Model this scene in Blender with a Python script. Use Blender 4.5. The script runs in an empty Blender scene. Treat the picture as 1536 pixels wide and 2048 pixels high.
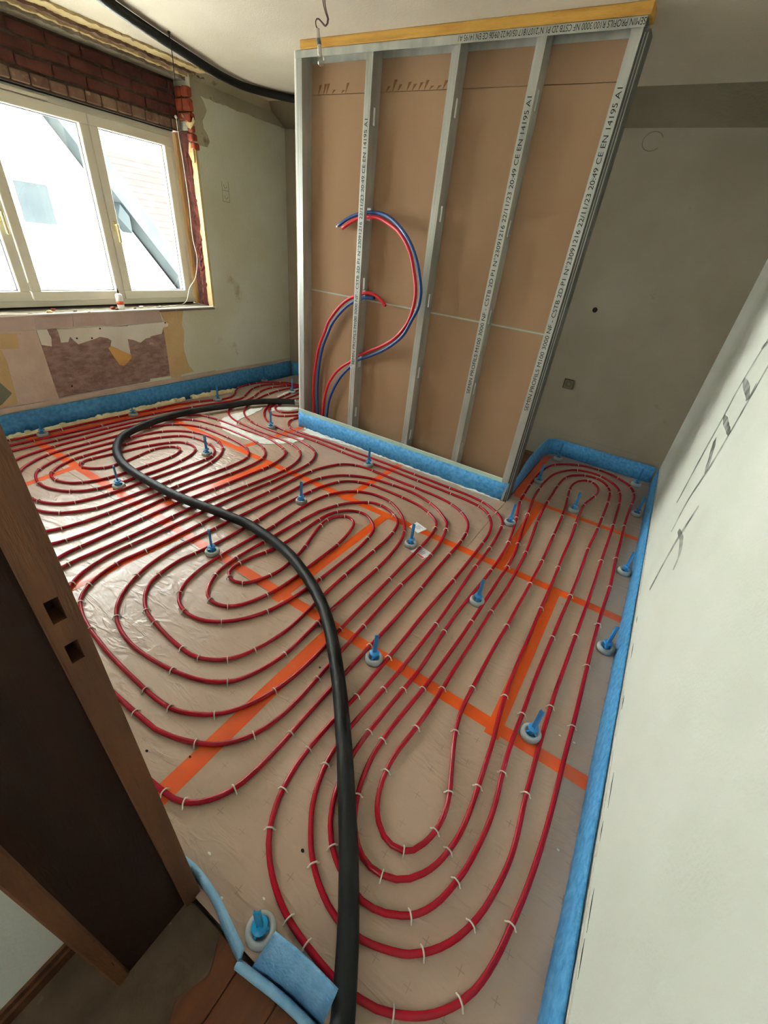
import bpy, math, random
from mathutils import Vector, Matrix, noise
random.seed(7)
PI = math.pi
scene = bpy.context.scene
COL = scene.collection

# ------------------------------------------------------------------ camera
cam_d = bpy.data.cameras.new('camera')
cam_d.sensor_fit = 'VERTICAL'
cam_d.sensor_height = 24.0
cam_d.lens = 833.29 / 2048 * 24.0
cam_d.shift_x = -12.877 / 2048
cam_d.shift_y = 27.0906 / 2048
cam_d.clip_start = 0.02
cam_d.clip_end = 200
cam = bpy.data.objects.new('camera', cam_d)
COL.objects.link(cam)
_y, _p, _r = math.radians(28.10932), math.radians(33.59038), math.radians(-7.364392)
_f = Vector((-math.sin(_y) * math.cos(_p), math.cos(_y) * math.cos(_p), -math.sin(_p)))
_rt = Vector((math.cos(_y), math.sin(_y), 0))
_dn = _f.cross(_rt)
_rx = math.cos(_r) * _rt + math.sin(_r) * _dn
_dx = -math.sin(_r) * _rt + math.cos(_r) * _dn
_m = Matrix((_rx, -_dx, -_f)).transposed().to_4x4()
_m.translation = Vector((0, 0, 1.5))
cam.matrix_world = _m
scene.camera = cam

# ------------------------------------------------------------------ sky, light, exposure
world = bpy.data.worlds.new('sky')
scene.world = world
world.use_nodes = True
wn = world.node_tree.nodes
bg = wn['Background']
bg.inputs['Color'].default_value = (0.96, 0.98, 0.97, 1)
bg.inputs['Strength'].default_value = 6.0
sun = bpy.data.lights.new('sun', 'SUN')
sun.energy = 38.0
sun.angle = math.radians(0.6)
sun.color = (1.0, 0.97, 0.92)
suno = bpy.data.objects.new('sun', sun)
COL.objects.link(suno)
suno.rotation_euler = Vector((-0.80, -0.12, -0.55)).to_track_quat('-Z', 'Y').to_euler()
pl = bpy.data.lights.new('window_daylight', 'AREA')
pl.shape = 'RECTANGLE'
pl.size = 2.3
pl.size_y = 1.4
pl.cycles.is_portal = True
plo = bpy.data.objects.new('window_daylight', pl)
COL.objects.link(plo)
plo.location = (-4.40, 1.95, 1.46)
plo.rotation_euler = (PI / 2, 0, -PI / 2)
scene.view_settings.view_transform = 'Standard'
scene.view_settings.look = 'None'
scene.view_settings.gamma = 1.0
scene.view_settings.use_curve_mapping = False
scene.view_settings.exposure = 1.6
scene.cycles.max_bounces = 12
scene.cycles.diffuse_bounces = 3
scene.cycles.transparent_max_bounces = 12
scene.cycles.sample_clamp_indirect = 12

# ------------------------------------------------------------------ measured layout (metres, room frame)
PIPES = {
 'right': [(-3.385,3.745),(-3.38,3.657),(-3.371,3.572),(-3.338,3.381),(-3.313,3.275),(-3.246,3.085),(-3.157,2.93),(-3.076,2.83),(-2.974,2.746),(-2.871,2.692),(-2.763,2.665),(-2.628,2.655),(-2.478,2.659),(-2.259,2.666),(-1.973,2.657),(-1.709,2.655),(-1.421,2.663),(-1.227,2.658),(-1.064,2.657),(-0.939,2.653),(-0.809,2.645),(-0.698,2.625),(-0.638,2.595),(-0.593,2.551),(-0.549,2.478),(-0.521,2.395),(-0.507,2.302),(-0.503,2.198),(-0.5,2.014),(-0.5,1.752),(-0.508,1.476),(-0.509,1.356),(-0.508,1.235),(-0.509,1.094),(-0.511,0.979),(-0.512,0.859),(-0.515,0.82),(-0.522,0.725),(-0.526,0.591),(-0.52,0.516),(-0.506,0.446),(-0.491,0.401),(-0.46,0.344),(-0.436,0.315),(-0.396,0.282),(-0.357,0.258),(-0.315,0.239),(-0.271,0.225),(-0.224,0.216),(-0.2,0.213),(-0.148,0.208),(-0.112,0.206),(-0.067,0.207),(-0.029,0.213),(0.011,0.222),(0.048,0.237),(0.093,0.262),(0.131,0.291),(0.175,0.341),(0.196,0.377),(0.214,0.427),(0.227,0.483),(0.236,0.546),(0.245,0.612),(0.252,0.689),(0.256,0.762),(0.258,0.839),(0.258,0.921),(0.256,1.057),(0.255,1.13),(0.255,1.253),(0.254,1.347),(0.251,1.495),(0.249,1.605),(0.247,1.751),(0.247,1.92),(0.249,2.086),(0.254,2.288),(0.251,2.453),(0.246,2.624),(0.246,2.855),(0.242,3.103),(0.243,3.304),(0.25,3.512),(0.256,3.659),(0.248,3.748),(0.213,3.863),(0.165,3.932),(0.093,3.986),(0.003,4.025),(-0.081,4.039),(-0.174,4.033),(-0.262,4.003),(-0.368,3.926),(-0.442,3.831),(-0.48,3.717),(-0.501,3.515),(-0.499,3.242),(-0.488,3.041),(-0.48,2.912),(-0.426,2.657),(-0.401,2.519),(-0.371,2.323),(-0.362,2.18),(-0.361,1.976),(-0.366,1.812),(-0.374,1.649),(-0.377,1.55),(-0.377,1.384),(-0.369,1.164),(-0.37,1.079),(-0.375,0.997),(-0.383,0.87),(-0.388,0.768),(-0.389,0.72),(-0.388,0.677),(-0.378,0.599),(-0.36,0.534),(-0.34,0.49),(-0.316,0.453),(-0.291,0.426),(-0.277,0.414),(-0.233,0.388),(-0.174,0.368),(-0.131,0.362),(-0.097,0.366),(-0.065,0.376),(-0.026,0.396),(-0.005,0.41),(0.025,0.443),(0.051,0.489),(0.07,0.548),(0.081,0.591),(0.088,0.645),(0.093,0.697),(0.095,0.753),(0.092,0.817),(0.08,0.919),(0.073,1.003),(0.07,1.096),(0.07,1.184),(0.069,1.251),(0.067,1.403),(0.067,1.527),(0.07,1.68),(0.071,1.778),(0.075,1.948),(0.078,2.055),(0.08,2.23),(0.078,2.424),(0.075,2.607),(0.084,2.928),(0.086,3.112),(0.086,3.404),(0.074,3.611),(0.051,3.701),(-0.006,3.794),(-0.066,3.827),(-0.166,3.808),(-0.255,3.723),(-0.295,3.616),(-0.312,3.396),(-0.31,3.214),(-0.309,3.062),(-0.3,2.856),(-0.291,2.709),(-0.267,2.485),(-0.247,2.29),(-0.237,2.064),(-0.233,1.878),(-0.24,1.656),(-0.241,1.459),(-0.244,1.302),(-0.245,1.192),(-0.245,1.097),(-0.246,0.997),(-0.252,0.885),(-0.258,0.827),(-0.264,0.758),(-0.261,0.686),(-0.247,0.624),(-0.226,0.578),(-0.197,0.544),(-0.164,0.523),(-0.132,0.517),(-0.094,0.525),(-0.071,0.543),(-0.052,0.577),(-0.038,0.625),(-0.035,0.676),(-0.041,0.723),(-0.049,0.752),(-0.067,0.802),(-0.093,0.871),(-0.122,0.959),(-0.137,1.035),(-0.142,1.101),(-0.143,1.177),(-0.144,1.362),(-0.143,1.484),(-0.139,1.612),(-0.139,1.801),(-0.137,2.009),(-0.14,2.272),(-0.152,2.62),(-0.157,2.763),(-0.165,2.925),(-0.176,3.08),(-0.195,3.248),(-0.211,3.388),(-0.213,3.531),(-0.18,3.652),(-0.125,3.711),(-0.081,3.71),(-0.028,3.642),(-0.012,3.546),(-0.025,3.437),(-0.064,3.222),(-0.065,3.046),(-0.059,2.881),(-0.048,2.675),(-0.045,2.458),(-0.04,2.275),(-0.034,2.049),(-0.032,1.847),(-0.027,1.609),(-0.026,1.482),(-0.021,1.329),(-0.015,1.221),(-0.003,1.103),(0.008,1.026),(0.011,0.998),(0.018,0.916),(0.025,0.825),(0.03,0.732),(0.029,0.661),(0.019,0.602),(0.003,0.551),(-0.019,0.511),(-0.046,0.478),(-0.077,0.455),(-0.117,0.44),(-0.155,0.437),(-0.187,0.443),(-0.216,0.459),(-0.251,0.492),(-0.262,0.505),(-0.285,0.545),(-0.297,0.57),(-0.307,0.597),(-0.323,0.667),(-0.329,0.718),(-0.33,0.77),(-0.327,0.844),(-0.319,0.942),(-0.31,1.048),(-0.306,1.119),(-0.301,1.259),(-0.297,1.389),(-0.295,1.526),(-0.295,1.722),(-0.296,1.949),(-0.294,2.072),(-0.302,2.23),(-0.317,2.349),(-0.358,2.626),(-0.377,2.77),(-0.402,2.956),(-0.413,3.064),(-0.42,3.236),(-0.418,3.398),(-0.39,3.631),(-0.328,3.778),(-0.246,3.877),(-0.147,3.918),(-0.04,3.905),(0.052,3.848),(0.113,3.767),(0.146,3.672),(0.167,3.458),(0.17,3.259),(0.172,3.059),(0.172,2.845),(0.17,2.53),(0.171,2.239),(0.168,2.0),(0.164,1.764),(0.162,1.618),(0.16,1.494),(0.158,1.384),(0.159,1.289),(0.161,1.176),(0.165,1.059),(0.169,0.978),(0.172,0.9),(0.176,0.847),(0.183,0.765),(0.185,0.697),(0.18,0.639),(0.169,0.573),(0.161,0.538),(0.143,0.486),(0.122,0.443),(0.092,0.4),(0.058,0.366),(0.03,0.344),(0.014,0.335),(-0.036,0.314),(-0.087,0.299),(-0.125,0.294),(-0.17,0.296),(-0.203,0.304),(-0.253,0.325),(-0.295,0.351),(-0.33,0.38),(-0.37,0.426),(-0.398,0.466),(-0.423,0.52),(-0.443,0.585),(-0.452,0.646),(-0.455,0.702),(-0.454,0.756),(-0.451,0.809),(-0.446,0.881),(-0.441,0.95),(-0.435,1.06),(-0.432,1.168),(-0.43,1.286),(-0.429,1.399),(-0.433,1.58),(-0.441,1.768),(-0.447,1.952),(-0.447,2.182),(-0.454,2.31),(-0.471,2.473),(-0.486,2.535),(-0.517,2.586),(-0.563,2.629),(-0.636,2.677),(-0.703,2.704),(-0.824,2.723),(-0.983,2.731),(-1.145,2.734),(-1.301,2.735),(-1.66,2.74),(-1.997,2.734),(-2.287,2.731),(-2.309,2.729),(-2.537,2.721),(-2.641,2.741),(-2.713,2.787),(-2.764,2.858),(-2.777,2.907),(-2.777,3.001),(-2.761,3.108)],
 'middle': [(-3.443,3.809),(-3.494,3.771),(-3.579,3.661),(-3.634,3.491),(-3.629,3.372),(-3.581,3.237),(-3.509,3.096),(-3.431,2.834),(-3.377,2.682),(-3.331,2.614),(-3.247,2.552),(-3.135,2.506),(-3.023,2.485),(-2.816,2.476),(-2.598,2.48),(-2.431,2.48),(-2.355,2.467),(-2.231,2.413),(-2.164,2.353),(-2.105,2.234),(-2.078,2.082),(-2.083,1.871),(-2.095,1.729),(-2.111,1.554),(-2.121,1.416),(-2.124,1.302),(-2.119,1.175),(-2.112,1.02),(-2.11,0.899),(-2.111,0.813),(-2.112,0.757),(-2.114,0.662),(-2.112,0.599),(-2.107,0.558),(-2.077,0.49),(-1.967,0.371),(-1.752,0.27),(-1.474,0.213),(-1.189,0.202),(-1.008,0.215),(-0.865,0.226),(-0.8,0.23),(-0.76,0.235),(-0.725,0.247),(-0.688,0.274),(-0.653,0.318),(-0.633,0.36),(-0.621,0.42),(-0.615,0.505),(-0.614,0.597),(-0.615,0.691),(-0.614,0.824),(-0.612,0.931),(-0.612,1.011),(-0.611,1.098),(-0.608,1.165),(-0.606,1.359),(-0.61,1.579),(-0.616,1.752),(-0.619,1.952),(-0.621,2.126),(-0.631,2.226),(-0.653,2.315),(-0.69,2.384),(-0.759,2.451),(-0.863,2.508),(-0.985,2.537),(-1.149,2.545),(-1.19,2.546),(-1.346,2.545),(-1.583,2.552),(-1.668,2.549),(-1.739,2.533),(-1.802,2.498),(-1.842,2.453),(-1.893,2.339),(-1.922,2.202),(-1.929,2.09),(-1.927,1.958),(-1.924,1.768),(-1.932,1.554),(-1.938,1.442),(-1.939,1.327),(-1.936,1.232),(-1.933,1.113),(-1.933,0.991),(-1.938,0.891),(-1.947,0.779),(-1.943,0.739),(-1.924,0.656),(-1.89,0.581),(-1.849,0.529),(-1.805,0.498),(-1.721,0.465),(-1.616,0.441),(-1.48,0.423),(-1.466,0.421),(-1.333,0.412),(-1.173,0.406),(-1.1,0.407),(-1.038,0.413),(-0.99,0.427),(-0.934,0.456),(-0.888,0.49),(-0.847,0.538),(-0.81,0.607),(-0.785,0.688),(-0.77,0.781),(-0.766,0.876),(-0.77,0.988),(-0.775,1.092),(-0.78,1.294),(-0.783,1.534),(-0.789,1.717),(-0.791,1.9),(-0.799,2.048),(-0.816,2.154),(-0.838,2.207),(-0.884,2.257),(-0.938,2.291),(-1.035,2.33),(-1.054,2.334),(-1.183,2.347),(-1.319,2.353),(-1.463,2.344),(-1.557,2.317),(-1.621,2.274),(-1.665,2.212),(-1.703,2.097),(-1.721,1.967),(-1.726,1.858),(-1.728,1.831),(-1.731,1.664),(-1.72,1.479),(-1.715,1.348),(-1.714,1.259),(-1.716,1.158),(-1.72,1.099),(-1.726,1.036),(-1.737,0.956),(-1.735,0.933),(-1.715,0.819),(-1.686,0.752),(-1.627,0.691),(-1.539,0.643),(-1.495,0.63),(-1.445,0.622),(-1.34,0.609),(-1.234,0.604),(-1.18,0.606),(-1.141,0.615),(-1.086,0.644),(-1.045,0.68),(-1.015,0.725),(-0.994,0.78),(-0.975,0.855),(-0.963,0.944),(-0.963,0.989),(-0.973,1.143),(-0.982,1.246),(-0.988,1.407),(-0.989,1.532),(-0.99,1.683),(-0.991,1.8),(-1.002,1.918),(-1.035,2.034),(-1.059,2.067),(-1.105,2.103),(-1.176,2.137),(-1.238,2.148),(-1.289,2.143),(-1.33,2.122),(-1.415,2.037),(-1.466,1.946),(-1.507,1.806),(-1.509,1.787),(-1.52,1.632),(-1.526,1.448),(-1.528,1.341),(-1.532,1.245),(-1.532,1.15),(-1.525,1.068),(-1.503,0.989),(-1.454,0.908),(-1.413,0.871),(-1.378,0.859),(-1.325,0.861),(-1.28,0.881),(-1.24,0.929),(-1.197,1.047),(-1.182,1.153),(-1.18,1.261),(-1.183,1.359),(-1.185,1.484),(-1.189,1.595),(-1.21,1.727),(-1.243,1.832),(-1.266,1.859),(-1.321,1.88),(-1.347,1.871),(-1.386,1.822),(-1.402,1.759),(-1.393,1.687),(-1.36,1.58),(-1.321,1.465),(-1.3,1.39),(-1.285,1.294),(-1.281,1.217),(-1.289,1.16),(-1.314,1.087),(-1.352,1.032),(-1.39,1.016),(-1.438,1.023),(-1.468,1.045),(-1.483,1.078),(-1.484,1.129),(-1.472,1.208),(-1.451,1.282),(-1.439,1.332),(-1.432,1.426),(-1.436,1.568),(-1.443,1.73),(-1.438,1.81),(-1.416,1.88),(-1.366,1.946),(-1.297,1.978),(-1.231,1.97),(-1.164,1.927),(-1.12,1.879),(-1.11,1.86),(-1.088,1.768),(-1.072,1.614),(-1.07,1.457),(-1.072,1.299),(-1.076,1.207),(-1.091,1.075),(-1.116,0.97),(-1.162,0.875),(-1.226,0.801),(-1.284,0.762),(-1.346,0.743),(-1.408,0.742),(-1.475,0.763),(-1.527,0.802),(-1.561,0.853),(-1.589,0.931),(-1.604,1.017),(-1.609,1.105),(-1.609,1.23),(-1.604,1.359),(-1.601,1.451),(-1.602,1.496),(-1.612,1.629),(-1.621,1.778),(-1.619,1.897),(-1.599,2.009),(-1.55,2.118),(-1.475,2.194),(-1.389,2.235),(-1.287,2.246),(-1.213,2.23),(-1.106,2.168),(-1.021,2.086),(-0.952,1.976),(-0.919,1.88),(-0.895,1.733),(-0.884,1.559),(-0.886,1.361),(-0.886,1.187),(-0.882,1.06),(-0.878,0.966),(-0.875,0.879),(-0.876,0.839),(-0.888,0.763),(-0.906,0.699),(-0.929,0.647),(-0.959,0.609),(-1.012,0.57),(-1.077,0.541),(-1.172,0.516),(-1.298,0.499),(-1.401,0.496),(-1.509,0.511),(-1.602,0.544),(-1.669,0.587),(-1.73,0.654),(-1.786,0.752),(-1.827,0.878),(-1.845,1.022),(-1.844,1.077),(-1.84,1.173),(-1.838,1.257),(-1.837,1.337),(-1.835,1.455),(-1.83,1.607),(-1.823,1.753),(-1.821,1.887),(-1.822,2.043),(-1.8,2.166),(-1.745,2.277),(-1.669,2.354),(-1.542,2.424),(-1.336,2.459),(-1.145,2.459),(-0.99,2.415),(-0.893,2.36),(-0.802,2.28),(-0.788,2.264),(-0.754,2.184),(-0.716,2.017),(-0.704,1.872),(-0.704,1.701),(-0.709,1.533),(-0.705,1.342),(-0.7,1.175),(-0.698,1.084),(-0.696,1.019),(-0.692,0.913),(-0.688,0.83),(-0.684,0.73),(-0.687,0.642),(-0.698,0.577),(-0.718,0.518),(-0.746,0.471),(-0.784,0.428),(-0.799,0.415),(-0.854,0.384),(-0.917,0.358),(-1.009,0.335),(-1.037,0.334),(-1.117,0.332),(-1.183,0.331),(-1.255,0.332),(-1.353,0.339),(-1.514,0.354),(-1.692,0.381),(-1.849,0.451),(-1.957,0.539),(-2.0,0.611),(-2.029,0.72),(-2.038,0.809),(-2.037,0.87),(-2.035,0.973),(-2.036,1.094),(-2.037,1.221),(-2.037,1.32),(-2.035,1.437),(-2.03,1.647),(-2.015,1.866),(-2.013,1.999),(-2.011,2.149),(-2.02,2.283),(-2.056,2.388),(-2.119,2.479),(-2.164,2.513),(-2.24,2.544),(-2.411,2.579),(-2.639,2.568),(-2.74,2.565),(-2.894,2.569),(-2.985,2.585),(-3.132,2.645),(-3.218,2.706),(-3.307,2.814),(-3.402,2.99),(-3.45,3.133),(-3.484,3.279),(-3.504,3.446),(-3.494,3.611),(-3.459,3.733),(-3.424,3.788)],
 'left': [(-3.451,3.818),(-3.537,3.806),(-3.626,3.78),(-3.725,3.71),(-3.84,3.547),(-3.867,3.462),(-3.872,3.362),(-3.864,3.249),(-3.841,3.174),(-3.787,3.099),(-3.7,3.012),(-3.645,2.918),(-3.641,2.816),(-3.672,2.716),(-3.726,2.588),(-3.781,2.396),(-3.792,2.172),(-3.799,1.996),(-3.805,1.828),(-3.815,1.681),(-3.819,1.587),(-3.818,1.385),(-3.821,1.195),(-3.831,1.042),(-3.834,1.005),(-3.85,0.751),(-3.781,0.431),(-3.612,0.278),(-3.299,0.228),(-2.601,0.229),(-2.249,0.288),(-2.113,0.423),(-2.195,0.59),(-2.207,0.642),(-2.209,0.703),(-2.215,0.863),(-2.223,1.048),(-2.228,1.159),(-2.23,1.291),(-2.225,1.402),(-2.214,1.55),(-2.21,1.666),(-2.206,1.803),(-2.201,1.974),(-2.203,2.032),(-2.227,2.181),(-2.266,2.279),(-2.315,2.333),(-2.361,2.356),(-2.53,2.407),(-2.735,2.424),(-2.943,2.407),(-3.2,2.397),(-3.325,2.381),(-3.41,2.354),(-3.424,2.341),(-3.479,2.26),(-3.563,2.094),(-3.612,1.9),(-3.623,1.636),(-3.625,1.578),(-3.625,1.446),(-3.626,1.26),(-3.63,1.084),(-3.632,0.956),(-3.631,0.782),(-3.547,0.571),(-3.375,0.454),(-3.1,0.426),(-2.754,0.454),(-2.512,0.569),(-2.477,0.652),(-2.447,0.728),(-2.426,0.827),(-2.417,0.962),(-2.415,1.121),(-2.416,1.277),(-2.417,1.375),(-2.417,1.419),(-2.415,1.577),(-2.403,1.803),(-2.411,1.953),(-2.433,2.035),(-2.485,2.103),(-2.573,2.152),(-2.698,2.181),(-2.834,2.193),(-3.109,2.189),(-3.167,2.179),(-3.282,2.125),(-3.365,2.046),(-3.414,1.95),(-3.428,1.878),(-3.433,1.788),(-3.432,1.567),(-3.432,1.472),(-3.431,1.39),(-3.433,1.189),(-3.418,1.105),(-3.364,0.979),(-3.293,0.892),(-3.143,0.8),(-2.93,0.771),(-2.88,0.77),(-2.819,0.782),(-2.752,0.811),(-2.705,0.849),(-2.665,0.908),(-2.638,0.994),(-2.625,1.085),(-2.619,1.181),(-2.621,1.268),(-2.62,1.37),(-2.617,1.475),(-2.616,1.582),(-2.62,1.794),(-2.635,1.868),(-2.678,1.929),(-2.747,1.975),(-2.818,1.997),(-2.918,2.005),(-3.012,1.995),(-3.078,1.971),(-3.123,1.934),(-3.191,1.816),(-3.225,1.691),(-3.24,1.562),(-3.243,1.438),(-3.244,1.37),(-3.242,1.245),(-3.235,1.181),(-3.203,1.089),(-3.171,1.038),(-3.132,0.998),(-3.078,0.97),(-3.006,0.967),(-2.92,1.004),(-2.872,1.057),(-2.842,1.121),(-2.826,1.19),(-2.815,1.287),(-2.812,1.375),(-2.815,1.462),(-2.816,1.547),(-2.825,1.65),(-2.846,1.722),(-2.878,1.771),(-2.91,1.791),(-2.945,1.79),(-2.986,1.76),(-3.016,1.702),(-3.023,1.647),(-3.019,1.605),(-2.999,1.511),(-2.976,1.401),(-2.968,1.303),(-2.98,1.251),(-3.017,1.202),(-3.082,1.165),(-3.12,1.167),(-3.148,1.189),(-3.164,1.222),(-3.166,1.268),(-3.149,1.384),(-3.138,1.461),(-3.126,1.557),(-3.108,1.658),(-3.057,1.803),(-3.014,1.862),(-2.958,1.888),(-2.868,1.885),(-2.809,1.855),(-2.765,1.794),(-2.722,1.661),(-2.704,1.498),(-2.705,1.372),(-2.706,1.283),(-2.713,1.19),(-2.727,1.087),(-2.732,1.072),(-2.766,1.005),(-2.811,0.955),(-2.893,0.906),(-2.971,0.884),(-3.033,0.881),(-3.116,0.899),(-3.19,0.933),(-3.228,0.968),(-3.282,1.06),(-3.328,1.195),(-3.342,1.308),(-3.339,1.487),(-3.334,1.653),(-3.322,1.778),(-3.287,1.896),(-3.22,1.992),(-3.115,2.063),(-2.963,2.096),(-2.814,2.079),(-2.686,2.013),(-2.605,1.92),(-2.548,1.788),(-2.522,1.656),(-2.518,1.613),(-2.511,1.428),(-2.509,1.278),(-2.509,1.116),(-2.512,0.968),(-2.515,0.952),(-2.553,0.868),(-2.607,0.797),(-2.664,0.756),(-2.736,0.73),(-2.855,0.717),(-3.034,0.726),(-3.246,0.792),(-3.459,0.92),(-3.503,1.037),(-3.53,1.196),(-3.536,1.298),(-3.536,1.411),(-3.546,1.669),(-3.545,1.755),(-3.521,1.928),(-3.466,2.113),(-3.347,2.236),(-3.121,2.298),(-2.901,2.31),(-2.588,2.285),(-2.47,2.242),(-2.384,2.18),(-2.334,2.096),(-2.313,1.995),(-2.308,1.866),(-2.31,1.766),(-2.323,1.585),(-2.333,1.388),(-2.333,1.262),(-2.322,1.092),(-2.309,0.915),(-2.306,0.856),(-2.307,0.792),(-2.318,0.689),(-2.328,0.653),(-2.341,0.618),(-2.381,0.531),(-2.51,0.379),(-2.801,0.327),(-3.299,0.33),(-3.551,0.394),(-3.668,0.526),(-3.733,0.801),(-3.732,0.985),(-3.725,1.152),(-3.71,1.382),(-3.702,1.629),(-3.704,1.637),(-3.686,2.078),(-3.636,2.433),(-3.595,2.61),(-3.554,2.811),(-3.543,2.939),(-3.562,3.004),(-3.643,3.135),(-3.729,3.287),(-3.755,3.412),(-3.722,3.593),(-3.503,3.772),(-3.432,3.797)],
 'feed_a': [(-2.867,3.168),(-2.889,3.115),(-2.93,3.03),(-2.988,2.978),(-3.051,2.978),(-3.109,3.014),(-3.153,3.081),(-3.183,3.22),(-3.182,3.362),(-3.176,3.437),(-3.165,3.5)],
 'feed_b': [(-2.799,3.093),(-2.823,3.039),(-2.892,2.919),(-2.948,2.874),(-3.001,2.868),(-3.065,2.891),(-3.127,2.944),(-3.181,3.035),(-3.225,3.181),(-3.254,3.333),(-3.288,3.562),(-3.297,3.646)],
}
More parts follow.
